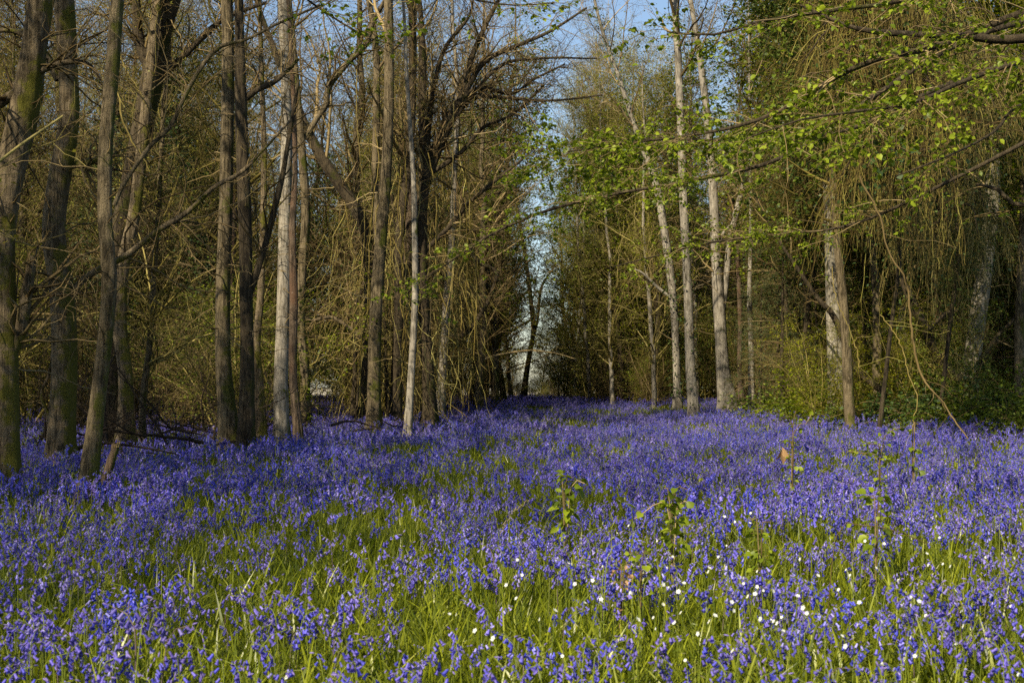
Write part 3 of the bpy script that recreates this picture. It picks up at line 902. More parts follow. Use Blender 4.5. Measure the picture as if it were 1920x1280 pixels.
LAND = [(12, 'leftmost mossy tree'), (110, 'second mossy tree'), (190, 'slim pale tree by the stump'), (260, 'dark leaning tree'), (350, 'gap before the grey tree'), (430, 'left grey tree'), (480, 'black forked tree'),
        (535, 'pale sunlit tree'), (575, 'arching grey tree'), (630, 'bright gap'), (690, 'dark bent tree'), (750, 'creeper hung stems'), (800, 'fan branched tree'), (860, 'question mark limb'), (925, 'left rim of the ride'),
        (990, 'end of the ride'), (1060, 'right rim of the ride'), (1140, 'middle boughs of green leaves'), (1210, 'ragged pale tree'), (1290, 'tall thin sunlit tree'), (1350, 'forked pale tree'), (1410, 'pale post like stem'), (1480, 'left drooping leafy tree'),
        (1570, 'left stout beech'), (1640, 'black crooked stem'), (1700, 'short pale trunk foot'), (1760, 'thick black stem'), (1830, 'leaning stout beech'), (1910, 'right edge')]
SHORT = {'bare': 'twiggy brown tree', 'bareR': 'twiggy budding tree', 'far': 'bare tree against the sky', 'ivyL': 'dark ivy covered tree', 'ivyR': 'dark ivy covered tree', 'greenL': 'leafy young tree', 'greenR': 'leafy young tree',
         'canopyL': 'tall leafy crowned tree', 'canopyR': 'tall leafy crowned tree', 'shrubL': 'many stemmed olive shrub', 'shrubR': 'many stemmed green shrub', 'creep': 'creeper smothered tree', 'conif': 'dark drooping conifer',
         'bramb': 'leafy bramble bush', 'brush': 'tangle of dead branches'}
TINT = ['brown', 'grey', 'olive', 'dark']


def put(kind, x, y, s=None, v=None, tilt=0.05):
    name, label, cat, grp, parts = KINDS[kind]
    px_ = 960 + x / y * F
    if kind in ('bare', 'ivyL', 'greenL', 'canopyL', 'far') and (580 < px_ < 650 or 488 < px_ < 515):
        return
    if kind in ('ivyL', 'ivyR', 'far') and 960 < px_ < 1230:
        return
    if kind in ('canopyR', 'bareR') and 970 < px_ < 1065:
        return
    if kind == 'shrubL' and 575 < px_ < 655:
        return
    k_ = min(range(len(LAND)), key=lambda i: abs(LAND[i][0] - px_))
    if px_ < -30 or px_ > 1960:
        label = SHORT[kind] + (' just outside the left edge of the photo' if px_ < 0 else ' just outside the right edge of the photo')
    else:
        dep = 'close behind the ' if y < 34 else 'behind the ' if y < 45 else 'well behind the ' if y < 58 else 'far behind the ' if y < 72 else 'deepest behind the '
        label = SHORT[kind] + ' ' + dep + LAND[k_][1] + (', slightly left' if px_ < LAND[k_][0] - 14 else ', slightly right' if px_ > LAND[k_][0] + 14 else '')
    v = rng.integers(0, len(parts)) if v is None else v
    s = rng.uniform(0.8, 1.2) if s is None else s
    counts[kind] = counts.get(kind, 0) + 1
    place(name, label, cat, grp, parts[v], x, y, rng.uniform(0, 6.28), s, (rng.normal() * tilt, rng.normal() * tilt))


def jitter_fill(kind, n, yr, xf, s=(0.8, 1.2), mind=1.0, taken=None):
    taken = taken if taken is not None else []
    tries = 0
    done = 0
    while done < n and tries < n * 40:
        tries += 1
        y = math.sqrt(rng.uniform(yr[0] ** 2, yr[1] ** 2))
        lo, hi = xf(y)
        if hi <= lo:
            continue
        x = rng.uniform(lo, hi)
        if any((x - a) ** 2 + (y - b) ** 2 < mind ** 2 for a, b in taken):
            continue
        taken.append((x, y))
        put(kind, x, y, rng.uniform(*s))
        done += 1


def pxx(px, y):
    return (px - 960) / F * y


EDGE_L = [(20, 60), (24, 380), (27, 600), (30, 700), (35, 790), (45, 870), (60, 940), (80, 965)]
EDGE_R = [(20, 2300), (43, 2050), (47, 1450), (50, 1240), (54, 1160), (60, 1085), (70, 1055), (85, 1045)]


def edge(tab, y):
    return pxx(np.interp(y, [a for a, b in tab], [b for a, b in tab]), y)


leftf = lambda y: (pxx(-120, y) - 2, edge(EDGE_L, y) - 0.6)
rightf = lambda y: (edge(EDGE_R, y) + 0.8, pxx(2040, y) + 2)
tk = []
jitter_fill('bare', 90, (24, 78), leftf, mind=1.6, taken=tk)
jitter_fill('ivyL', 34, (30, 75), leftf, mind=1.6, taken=tk)
jitter_fill('greenL', 34, (32, 75), leftf, mind=1.6, taken=tk)
jitter_fill('shrubL', 85, (27, 75), leftf, mind=1.1, taken=tk)
jitter_fill('creep', 12, (31, 45), lambda y: (pxx(640, y), edge(EDGE_L, y)), mind=0.9, taken=tk)
jitter_fill('bareR', 46, (44, 80), rightf, mind=1.6, taken=tk)
jitter_fill('ivyR', 24, (46, 78), rightf, mind=1.6, taken=tk)
jitter_fill('greenR', 60, (38, 78), rightf, mind=1.6, taken=tk)
jitter_fill('shrubR', 105, (40, 78), rightf, mind=1.2, taken=tk)
jitter_fill('far', 80, (80, 93), lambda y: (pxx(-100, y), pxx(2000, y)), mind=1.3, taken=tk, s=(0.6, 1.05))
jitter_fill('canopyL', 6, (34, 60), leftf, mind=2.2, taken=tk)
jitter_fill('canopyR', 22, (44, 72), rightf, mind=2.2, taken=tk)
for px, y, s in [(1075, 78, 1.0), (1125, 58, 0.9), (1175, 52, 0.95), (1095, 66, 0.85), (1225, 50, 1.0), (925, 56, 0.9), (890, 48, 1.0)]:
    put('canopyR' if px > 1000 else 'canopyL', pxx(px, y), y, s)
for px, y, s in [(1060, 62, 0.9), (1085, 60, 0.8), (1110, 57, 1.0), (1140, 55, 0.9), (1170, 52, 0.9), (1200, 50, 0.9), (1230, 48, 0.8), (1100, 64, 1.2), (1150, 60, 1.2), (1065, 70, 0.8)]:
    put('shrubR', pxx(px, y), y, s)
for px, y, s in [(1015, 88, 0.55), (1060, 84, 0.5), (1110, 80, 0.75), (1150, 76, 0.9), (1190, 72, 0.95), (1085, 90, 0.6), (1135, 88, 0.8), (1040, 91, 0.35), (1170, 66, 0.9), (905, 84, 0.9), (930, 88, 0.8), (960, 91, 0.4), (1215, 60, 0.9)]:
    put('greenR' if px > 980 else 'greenL', pxx(px, y), y, s)
for px, y, s in [(1050, 82, 0.5), (1100, 78, 0.7), (1130, 72, 0.8), (1000, 90, 0.5), (940, 85, 0.8), (1165, 68, 0.8), (1075, 74, 0.35), (1020, 86, 0.4)]:
    put('shrubR' if px > 980 else 'shrubL', pxx(px, y), y, s)
for px, y, s in [(925, 50, 1.0), (945, 58, 1.0), (900, 44, 1.0), (1180, 58, 0.95), (1140, 70, 0.8), (960, 70, 0.9)]:
    put('bare' if px < 1000 else 'bareR', pxx(px, y), y, s, 0)
for i in range(22):
    px = rng.choice([rng.uniform(1460, 1540), rng.uniform(1600, 1800), rng.uniform(1880, 2150)])
    y = rng.uniform(34, 44)
    put('canopyR', pxx(px, y), y, rng.uniform(0.75, 1.05), 1)
for i in range(20):
    px = rng.choice([rng.uniform(1600, 1785), rng.uniform(1600, 1785), rng.uniform(1885, 2150)])
    put('greenR', pxx(px, 36), rng.uniform(30, 42), rng.uniform(0.6, 1.0))
for i in range(22):
    px = rng.choice([rng.uniform(1470, 1545), rng.uniform(1595, 1795), rng.uniform(1880, 2100)])
    put('shrubR', pxx(px, 36), rng.uniform(34, 40), rng.uniform(0.5, 0.9))
for px, y, s in [(955, 90, 0.45), (975, 91, 0.4), (1010, 90, 0.35), (1030, 88, 0.5), (1045, 86, 0.5), (965, 88, 0.9), (1020, 92, 0.8)]:
    put('shrubR', pxx(px, y), y, s)
for px, y, s in [(1105, 55, 1.0), (1150, 50, 1.0), (1190, 56, 1.0), (1225, 47, 1.0), (1080, 60, 1.0), (1130, 63, 1.1)]:
    put('bareR', pxx(px, y), y, s, int(rng.integers(0, 2)))
for px, y, s in [(1600, 27, 0.9), (1905, 27, 0.9), (1960, 31, 1.0), (1650, 30, 0.9)]:
    put('canopyR', pxx(px, y), y, s, 0)
for px, y, s in [(1600, 29, 0.5), (1545, 30, 0.55), (1820, 28, 0.5), (1700, 29, 0.6)]:
    put('shrubR', pxx(px, y), y, s, 2)
for px, y, s, v in [(1465, 34, 0.62, 0), (1530, 35, 0.66, 1), (1425, 37, 0.55, 1), (1620, 33, 0.6, 0), (1455, 41, 0.85, 0), (1520, 45, 0.9, 1), (1400, 52, 0.9, 1), (1490, 50, 1.0, 0)]:
    put('conif', pxx(px, y), y, s, v, 0.02)
for i in range(90):
    px = rng.uniform(1480, 2000)
    y = rng.uniform(31, 39) - (px - 1480) / 520 * 8
    put('bramb', pxx(px, y), y, rng.uniform(0.7, 1.1), None if px > 1700 else rng.integers(0, 2))
for px, y, s in [(70, 19, 1.0), (310, 23, 1.0), (370, 24, 0.9), (270, 21.5, 0.7), (620, 28, 0.9), (20, 21, 1.1), (150, 22, 1.0), (420, 27, 1.1), (850, 40, 0.9)]:
    put('brush', pxx(px, y), y, s)

# ------------------------------------------------------------------ bluebells
def bell_template(rings, sides, notch=False):
    V, Fc = [], []
    for z, r in rings:
        for j in range(sides):
            a = 2 * pi * j / sides
            rr = r * (0.72 if (notch and j % 2 and z > 0.88) else 1.0)
            V.append((rr * cos(a), rr * sin(a), z))
    for i in range(len(rings) - 1):
        for j in range(sides):
            a, b = i * sides + j, i * sides + (j + 1) % sides
            Fc.append((a, b, b + sides, a + sides))
    return np.array(V), np.array(Fc)


BELL_HI = bell_template([(0, 0.07), (0.1, 0.17), (0.6, 0.20), (0.82, 0.22), (0.96, 0.38), (0.9, 0.46)], 12, True)
BELL_LO = bell_template([(0, 0.08), (0.15, 0.20), (0.8, 0.23), (1.0, 0.44)], 5)
BUD = bell_template([(0, 0.06), (0.3, 0.17), (0.75, 0.15), (1.0, 0.02)], 5)


def put_template(T, p, d, s):
    """T: (verts, faces) with its axis along z, placed at p along d with size s"""
    V0, F0 = T
    N = len(p)
    d = norm(d)
    ref = np.where(np.abs(d[:, 2:3]) > 0.9, np.array([[1.0, 0, 0]]), np.array([[0, 0, 1.0]]))
    u = norm(np.cross(d, ref))
    v = np.cross(d, u)
    V = p[:, None, :] + s[:, None, None] * (V0[None, :, 0:1] * u[:, None] + V0[None, :, 1:2] * v[:, None] + V0[None, :, 2:3] * d[:, None])
    Fc = (np.arange(N)[:, None, None] * len(V0) + F0[None]).reshape(-1, F0.shape[1])
    return V.reshape(-1, 3), Fc


def flower_stem(h=None, nb=None):
    """one nodding stem: centre line, radii, bell positions, directions, sizes, bud tips"""
    h = rng.uniform(0.26, 0.42) if h is None else h
    az = rng.uniform(0, 2 * pi)
    side = np.array([cos(az), sin(az), 0])
    n = 11
    s = np.linspace(0, 1, n)
    lean = rng.uniform(0.02, 0.12)
    nod = rng.uniform(0.02, 0.08)
    P = np.outer(s, [0, 0, h]) + np.outer(lean * h * s ** 2 + nod * np.clip((s - 0.75) / 0.25, 0, 1) ** 2, side)
    P[:, 2] -= 0.035 * np.clip((s - 0.8) / 0.2, 0, 1) ** 2
    R = 0.0026 * (1 - 0.55 * s)
    nb = rng.integers(7, 13) if nb is None else nb
    t = np.linspace(0.68, 0.985, nb) + rng.normal(size=nb) * 0.008
    tt = np.clip(t, 0, 0.999) * (n - 1)
    k = tt.astype(int)
    f = (tt - k)[:, None]
    pp = P[k] * (1 - f) + P[k + 1] * f
    th = az + rng.normal(size=nb) * 1.0
    out = np.column_stack([np.cos(th), np.sin(th), np.zeros(nb)])
    droop = (0.95 - 0.9 * np.clip((t - 0.9) / 0.09, 0, 1))[:, None] + rng.normal(size=(nb, 1)) * 0.2
    d = norm(out * rng.uniform(0.35, 1.0, (nb, 1)) - np.array([0, 0, 1]) * droop)
    ped = pp + out * rng.uniform(0.006, 0.013, (nb, 1)) + np.array([0, 0, 0.004])
    size = rng.uniform(0.015, 0.021, nb)
    return P, R, pp, ped, d, size, (t > 0.945)


def blade_arrays(n, r, L=(0.16, 0.34), w=(0.0026, 0.0058), flatp=0.25):
    seg = 6
    th = rng.uniform(0, 2 * pi, n)
    rad = r * np.sqrt(rng.uniform(0, 1, n))
    p0 = np.column_stack([np.cos(th) * rad, np.sin(th) * rad, np.full(n, -0.01)])
    az = rng.uniform(0, 2 * pi, n)
    out = np.column_stack([np.cos(az), np.sin(az), np.zeros(n)])
    lean = np.where(rng.uniform(size=n) < flatp, rng.uniform(0.9, 1.8, n), rng.uniform(0.08, 0.7, n))
    d = norm(out * lean[:, None] + [0, 0, 1])
    ln = rng.uniform(L[0], L[1], n)
    bend = rng.uniform(0.05, 0.35, n)
    P = np.empty((n, seg, 3))
    P[:, 0] = p0
    for s in range(1, seg):
        d = norm(d + out * (bend * 0.3)[:, None] - np.array([0, 0, 1]) * (bend * s / seg)[:, None])
        P[:, s] = P[:, s - 1] + d * (ln / (seg - 1))[:, None]
    P[:, 1:, 2] = np.maximum(P[:, 1:, 2], 0.015)
    W = rng.uniform(w[0], w[1], n)[:, None] * np.array([0.7, 1.0, 1.0, 0.9, 0.6, 0.08])[None]
    tw = az + pi / 2 + rng.normal(size=n) * 0.5
    sd = np.column_stack([np.cos(tw), np.sin(tw), np.zeros(n)])[:, None, :]
    V = np.stack([P - sd * W[..., None], P + sd * W[..., None]], 2)       # n, seg, 2, 3
    base = (np.arange(n) * seg * 2)[:, None]
    i = (np.arange(seg - 1) * 2)[None]
    Fc = np.stack([base + i, base + i + 1, base + i + 3, base + i + 2], -1).reshape(-1, 4)
    return V.reshape(-1, 3), Fc


def flower_clump(ns, r, hi):
    mb = MB()
    for _ in range(ns):
        P, R, pp, ped, d, size, bud = flower_stem()
        th, rr = rng.uniform(0, 2 * pi), r * math.sqrt(rng.uniform())
        off = np.array([cos(th) * rr, sin(th) * rr, 0])
        mb.add(*tubes((P + off)[None], R[None] * (1 if hi else 1.2), 4 if hi else 3), 0)
        if hi:
            mb.add(*tubes(np.stack([pp + off, ped + off], 1), np.full((len(pp), 2), 0.0008), 3), 0)
        T = BELL_HI if hi else BELL_LO
        q = ~bud
        mb.add(*put_template(T, ped[q] + off, d[q], size[q] * (1 if hi else 1.12)), 1)
        if bud.any():
            mb.add(*put_template(BUD, ped[bud] + off, d[bud] + [0, 0, 0.5], size[bud] * 0.8), 2)
    return mb.mesh('bluebell_clump', [M['stem'], M['petal'], M['bud']])


def blade_clump(n, r, **kw):
    mb = MB()
    mb.add(*blade_arrays(n, r, **kw))
    return mb.mesh('leaf_clump', [M['blade']])


def source(name, meshes):
    c = bpy.data.collections.new(name)
    for i, me in enumerate(meshes):
        o = bpy.data.objects.new('%s_%02d' % (name, i), me)
        c.objects.link(o)
    return c


def scatter(name, label, pts, scl, rot, idx, coll):
    me = bpy.data.meshes.new(name)
    me.vertices.add(len(pts))
    me.vertices.foreach_set('co', np.asarray(pts, np.float32).ravel())
    for an, ty, dat in (('scl', 'FLOAT', scl), ('idx', 'INT', idx)):
        a = me.attributes.new(an, ty, 'POINT')
        a.data.foreach_set('value', np.asarray(dat, np.float32 if ty == 'FLOAT' else np.int32))
    a = me.attributes.new('rot', 'FLOAT_VECTOR', 'POINT')
    a.data.foreach_set('vector', np.asarray(rot, np.float32).ravel())
    ng = bpy.data.node_groups.new(name, 'GeometryNodeTree')
    ng.interface.new_socket('Geometry', in_out='INPUT', socket_type='NodeSocketGeometry')
    ng.interface.new_socket('Geometry', in_out='OUTPUT', socket_type='NodeSocketGeometry')
    gi, go = ng.nodes.new('NodeGroupInput'), ng.nodes.new('NodeGroupOutput')
    ip = ng.nodes.new('GeometryNodeInstanceOnPoints')
    ci = ng.nodes.new('GeometryNodeCollectionInfo')
    ci.inputs['Collection'].default_value = coll
    ci.inputs['Separate Children'].default_value = True
    ci.inputs['Reset Children'].default_value = True
    ng.links.new(gi.outputs[0], ip.inputs['Points'])
    ng.links.new(ci.outputs[0], ip.inputs['Instance'])
    ip.inputs['Pick Instance'].default_value = True
    for an, ty, sock in (('scl', 'FLOAT', 'Scale'), ('rot', 'FLOAT_VECTOR', 'Rotation'), ('idx', 'INT', 'Instance Index')):
        na = ng.nodes.new('GeometryNodeInputNamedAttribute')
        na.data_type = ty
        na.inputs['Name'].default_value = an
        out = [s for s in na.outputs if s.enabled and s.name == 'Attribute'][0]
        ng.links.new(out, ip.inputs[sock])
    ng.links.new(ip.outputs[0], go.inputs[0])
    o = link(name, me, kind='stuff', label=label)
    md = o.modifiers.new('scatter', 'NODES')
    md.node_group = ng
    return o


# green, thinly flowered patches, given where the photograph shows them: (px, py, half width m, half depth m, strength)
PATCH = []
for px, py, ax, ay, st in [(230, 1075, 0.75, 0.75, 0.65), (420, 1120, 0.55, 0.5, 0.75), (60, 1120, 0.4, 0.5, 0.5), (640, 1015, 0.45, 0.8, 0.8), (560, 1090, 0.35, 0.5, 0.6), (730, 955, 0.4, 1.2, 0.85),
                           (820, 900, 0.5, 1.6, 0.85), (905, 860, 0.9, 2.2, 0.9), (960, 835, 0.9, 2.2, 0.85), (680, 985, 0.5, 0.9, 0.85), (775, 925, 0.5, 1.3, 0.85), (1010, 812, 0.8, 2.5, 0.8), (1060, 790, 1.0, 2.5, 0.85),
                           (1100, 775, 1.0, 4.0, 0.8), (1010, 765, 2.0, 4.0, 0.85), (1240, 763, 1.8, 3.5, 0.85), (1060, 1010, 0.35, 0.35, 0.6),
                           (1500, 1100, 0.5, 0.5, 0.55), (1300, 1180, 0.5, 0.3, 0.5), (1720, 1130, 0.45, 0.4, 0.5), (1620, 1200, 0.5, 0.3, 0.5),
                           (950, 1120, 0.3, 0.3, 0.4), (1000, 1200, 0.3, 0.2, 0.5), (1450, 1240, 0.5, 0.2, 0.55)]:
    g = hit(px, py, 0.25)
    if py < 1000 and 650 < px < 1040:
        ax *= 0.55
    PATCH.append((g[0], g[1], ax, ay, st))


def flower_density(x, y):
    dns = np.ones_like(x)
    for a, b, ax, ay, st in PATCH:
        dns *= 1 - min(1.0, st * 1.12) * np.exp(-(((x - a) / ax) ** 2 + ((y - b) / ay) ** 2) ** 1.4)
    nz = np.sin(x * 2.1 + 1.7 * np.sin(y * 1.3)) * np.sin(y * 1.9 + 1.1 * np.sin(x * 1.7)) + 0.6 * np.sin(x * 5.3 + y * 2.2) * np.sin(y * 4.7 - x * 1.9)
    dns *= np.clip(0.74 + 0.55 * nz, 0.10, 1.2)
    dns *= 1 - 0.9 * ss(62, 72, y)
    # thins out under the trees and in the brambles
    dns *= 1 - 0.85 * ss(0, 5, -x - 0.16 * y - 2.8 - np.clip(27 - y, 0, 30) * 0.35) * ss(20, 30, y)
    dns *= 1 - 0.95 * ss(31, 36, y + np.clip((x - 7) * 1.3, 0, 9)) * ss(5.5, 7.5, x)
    return dns


def sample_field(dens_fn, y0, y1, fade=None):
    """random points in the wedge the lens and its neighbours see"""
    out = []
    y = y0
    while y < y1:
        dy = 0.5 if y < 12 else 1.0
        hw = 0.40 * y + 1.6
        d = dens_fn(y)
        n = rng.poisson(d * 2 * hw * dy)
        out.append(np.column_stack([rng.uniform(-hw, hw, n), rng.uniform(y, y + dy, n)]))
        y += dy
    P = np.vstack(out)
    return P[:, 0], P[:, 1]


hi_f = [flower_clump(4, 0.13, True) for _ in range(10)]
lo_f = [flower_clump(8, 0.22, False) for _ in range(12)]
cf = source('bluebell_source', hi_f + lo_f)
x1, y1 = sample_field(lambda y: 27 - 3 * ss(5, 9, y), 4.3, 9.5)
keep = rng.uniform(size=len(x1)) < flower_density(x1, y1)
x1, y1 = x1[keep], y1[keep]
x2, y2 = sample_field(lambda y: 10.5 - 2.0 * ss(30, 60, y), 9.5, 74)
keep = rng.uniform(size=len(x2)) < flower_density(x2, y2)
x2, y2 = x2[keep], y2[keep]
# a thin scatter right at the camera's feet, seen only from beside the photograph's position
x0, y0_ = sample_field(lambda y: 5.0, 0.8, 3.0)
X = np.concatenate([x1, x2, x0])
Yy = np.concatenate([y1, y2, y0_])
idx = np.concatenate([rng.integers(0, 10, len(x1)), rng.integers(10, 22, len(x2)), rng.integers(0, 10, len(x0))])
n = len(X)
tall = 1 + 0.12 * np.sin(X * 1.7 + 0.6) * np.sin(Yy * 1.1)
scatter('bluebell_carpet', 'dense violet blue carpet of bluebells covering the woodland floor', np.column_stack([X, Yy, ground(X, Yy)]), rng.normal(1.0, 0.13, n).clip(0.65, 1.3) * tall,
        np.column_stack([rng.normal(size=n) * 0.05, rng.normal(size=n) * 0.05, rng.uniform(0, 6.28, n)]), idx, cf)

bl = [blade_clump(115, 0.24) for _ in range(5)] + [blade_clump(105, 0.24, flatp=0.75) for _ in range(3)] + [blade_clump(44, 0.3, L=(0.2, 0.36), w=(0.004, 0.008)) for _ in range(3)] \
    + [blade_clump(34, 0.07, L=(0.25, 0.42), w=(0.0025, 0.005), flatp=0.0) for _ in range(2)]
cb = source('leaf_source', bl)
xa, ya = sample_field(lambda y: 17.0, 0.8, 11)
xb, yb = sample_field(lambda y: 8.0 - 2.5 * ss(20, 50, y), 11, 94)
dl = 1 - 0.75 * ss(0, 6, -xb - 0.16 * yb - 2.8 - np.clip(27 - yb, 0, 30) * 0.35) * ss(20, 30, yb)
keep = rng.uniform(size=len(xb)) < dl
xb, yb = xb[keep], yb[keep]
X = np.concatenate([xa, xb])
Yy = np.concatenate([ya, yb])
pch = 1 - np.clip(flower_density(X, Yy), 0, 1)
ii = np.where(rng.uniform(size=len(X)) < 0.12, rng.integers(11, 13, len(X)), rng.integers(0, 8, len(X)))
ii = np.where(Yy > 14, rng.integers(8, 11, len(X)), ii)
n = len(X)
scatter('green_leaves', 'strap shaped green bluebell leaves and grass under the flowers', np.column_stack([X, Yy, ground(X, Yy)]), rng.uniform(0.75, 1.1, n),
        np.column_stack([rng.normal(size=n) * 0.05, rng.normal(size=n) * 0.05, rng.uniform(0, 6.28, n)]), ii, cb)

# the nearest bluebells, each one an object: stem and every bell
protos = []
for v in range(9):
    P, R, pp, ped, d, size, bud = flower_stem(h=rng.uniform(0.30, 0.40), nb=int(rng.integers(6, 9)))
    if v >= 7:                                # still closed, upright spikes
        d = norm(d * 0.35 + [0, 0, 1.0])
        ped = pp * 0.8 + ped * 0.2
        size = size * 0.85
    mb = MB()
    mb.add(*tubes(P[None], R[None], 5))
    mb.add(*tubes(np.stack([pp, ped], 1), np.full((len(pp), 2), 0.0009), 3))
    st = mb.mesh('stem', [M['stem']])
    bells = []
    for j in range(len(ped)):
        mb = MB()
        closed = bud[j] or v >= 7
        mb.add(*put_template(BUD if closed else BELL_HI, ped[j:j + 1], d[j:j + 1], size[j:j + 1] * (1.0 if closed else 1.05)))
        bells.append(mb.mesh('bell', [M['bud'] if (bud[j] or v >= 7) else M['petal']]))
    protos.append((st, bells))
placed = 0
tries = 0
while placed < 290 and tries < 20000:
    tries += 1
    y = rng.uniform(3.05, 4.75)
    x = rng.uniform(-0.375, 0.375) * y
    fd = float(flower_density(np.array([x]), np.array([y]))[0])
    if rng.uniform() > fd + 0.15:
        continue
    v = int(rng.integers(7, 9)) if rng.uniform() < 0.10 else int(rng.integers(0, 7))
    st, bells = protos[v]
    side = 'left' if x < -0.5 else 'right' if x > 0.5 else 'centre'
    tenth = min(9, max(0, int((x / y * F + 960) / 192)))
    TEN = ['at the far left', 'left of the green patch', 'in the left third', 'left of the middle', 'just left of the centre', 'just right of the centre', 'right of the middle', 'in the right third', 'near the right edge', 'at the far right']
    hgt = float(rng.uniform(0.88, 1.12))
    root = thing('bluebell', ('closed upright bluebell spike' if v >= 7 else 'tall nodding bluebell' if hgt > 1.0 else 'short nodding bluebell') + ' ' + TEN[tenth] + (' on the bottom edge' if y < 3.6 else ' just above the bottom edge' if y < 4.2 else ' behind the nearest row'),
                 'flower', (x, y, float(ground(x, y))), 'single bluebells in the nearest foreground', rot=(rng.normal() * 0.06, rng.normal() * 0.06, rng.uniform(0, 6.28)), scale=hgt)
    link('stem', st, root)
    for me in bells:
        link('bell', me, root)
    placed += 1

# white stitchwort
sp = []
for v in range(9):
    mb = MB()
    h = rng.uniform(0.45, 0.55)
    C = spline([[0, 0, 0], [rng.normal() * 0.02, rng.normal() * 0.02, h * 0.6], [rng.normal() * 0.03, rng.normal() * 0.03, h]], 8)
    mb.add(*tubes(C[None], np.full((1, 8), 0.0013), 3))
    q = rng.integers(2, 6, 6)
    V, Fc = leafverts(C[q], norm(rng.normal(size=(6, 3)) + [0, 0, 0.6]), rng.normal(size=(6, 3)), rng.uniform(0.03, 0.05, 6), 0.08)
    mb.add(V, Fc)
    st = mb.mesh('stem', [M['stem']])
    mb = MB()
    nrm = norm(np.array([rng.normal() * 0.6, -0.6 + rng.normal() * 0.5, 0.6]))
    u = norm(np.cross(nrm, [1, 0, 0.1]))
    w = np.cross(nrm, u)
    a = np.arange(10) * 2 * pi / 10 + np.where(np.arange(10) % 2, -0.09, 0.09)
    dirs = np.cos(a)[:, None] * u + np.sin(a)[:, None] * w + nrm * 0.25
    V, Fc = leafverts(np.repeat(C[-1:], 10, 0) + norm(dirs) * 0.001, norm(dirs), np.repeat(nrm[None], 10, 0), np.full(10, 0.0135), 0.24, fold=0.05)
    mb.add(V, Fc)
    fl = mb.mesh('petals', [M['white']])
    mb = MB()
    mb.add(*put_template((bell_template([(0, 0.5), (0.6, 0.4), (0.9, 0.05)], 6)), C[-1:] + nrm * 0.0008, nrm[None], np.array([0.003])))
    ce = mb.mesh('flower_centre', [M['yellow']])
    sp.append((st, fl, ce))
WH = [(1270, 965), (1285, 985), (1262, 988), (1235, 1002), (1350, 968), (1378, 990), (1400, 1000), (1418, 1062), (1352, 1055), (1263, 1035), (1130, 1070), (1100, 1078), (1135, 1062), (1062, 1105), (1075, 1108),
      (1087, 1120), (1119, 1133), (1228, 1138), (1240, 1120), (1238, 1118), (1220, 1146), (1152, 1110), (1315, 1080), (1355, 1078), (1318, 1105), (1408, 1130), (1440, 1092), (1445, 1160), (1372, 1150), (1408, 1172), (1270, 1170),
      (1272, 1185), (1308, 1182), (1330, 1182), (1332, 1200), (1285, 1155), (1465, 1175), (962, 1058), (964, 1075), (973, 1125), (934, 1100), (856, 1120), (838, 1138), (886, 1205), (930, 1260), (975, 1262),
      (1555, 1035), (1608, 1030), (1752, 965), (1753, 990), (1755, 968), (1730, 1052), (1765, 1045), (1588, 1057), (1530, 1092), (1560, 1120), (1730, 1065), (1700, 975), (1870, 1008), (1848, 1035), (1865, 1010), (1810, 1110), (1715, 1125), (1725, 1142), (1730, 1140), (1763, 1128), (1742, 1150), (1780, 1155),
      (1512, 1145), (1568, 1178), (1448, 1148), (1460, 1185), (1652, 1210), (1448, 1133), (1485, 1172), (1808, 1135), (520, 1240), (1500, 1060), (1620, 1010), (1250, 1080), (1180, 1165), (1190, 1060), (1900, 1060), (1880, 1120), (1690, 1100), (1595, 1130), (1012, 1150), (1025, 1190)]
WH += [(rng.uniform(1020, 1900), rng.uniform(960, 1230)) for _ in range(45)]
for k, (px, py) in enumerate(WH):
    g = hit(px, py, 0.33)
    st, fl, ce = sp[k % 9]
    hz = 'highest up the picture' if py < 1010 else 'midway down' if py < 1110 else 'low down'
    where = 'in the middle of' if px < 1150 else 'right of the centre of' if px < 1500 else 'near the right edge of'
    root = thing('stitchwort', 'small white star flower ' + where + ' the foreground, ' + hz, 'flower', (g[0], g[1], g[2]), 'white stitchwort flowers among the bluebells', rot=(0, 0, rng.normal() * 0.4), scale=rng.uniform(0.5, 0.78))
    link('stem', st, root)
    link('petals', fl, root)
    link('flower_centre', ce, root)

# ------------------------------------------------------------------ near hornbeam limbs with fresh leaves
def limb_world(path, base=None):
    Q = np.array([np.append(at(px, py, D), w * D / F / 2) for px, py, w, D in path])
    S = spline(Q, 34)
    if base is not None:
        S[:, :3] -= base
    return S[:, :3], np.maximum(S[:, 3], 0.003)


def leafy_limb(root, base, path, ntw, tl=(0.3, 1.1), nleaf=300, t0=0.1, mat=None, size=(0.022, 0.060), leafmat=None, nsub=4, droop=0.35):
    C, R = limb_world(path, base)
    mb = MB()
    mb.add(*tubes(C[None], R[None], 9, lump=0.10), 0)
    a, ar = grow(C[None], R[None], ntw, t0, 1, tl, (35, 75), 0.0, -0.02, 0.12, 8, 0.4, 0.0025, flat=1.0)
    mb.add(*tubes(a, np.minimum(ar, 0.012), 4), 1)
    b, br = grow(a, ar, ntw * nsub, 0.15, 1, (0.15, 0.5), (30, 65), 0.0, -0.03, 0.12, 6, 0.5, 0.0015, flat=1.0)
    mb.add(*tubes(b, np.minimum(br, 0.004), 3), 1)
    lo = link('limb', mb.mesh('limb', [mat or M['bark_dark'], M['twig_brown']]), root)
    mb = MB()
    leaves(mb, 0, b, nleaf, size, 0.012, droop, True, 0.36, 0.1, 1.3)
    link('foliage', mb.mesh('foliage', [leafmat or M['leaf_fresh']]), root)


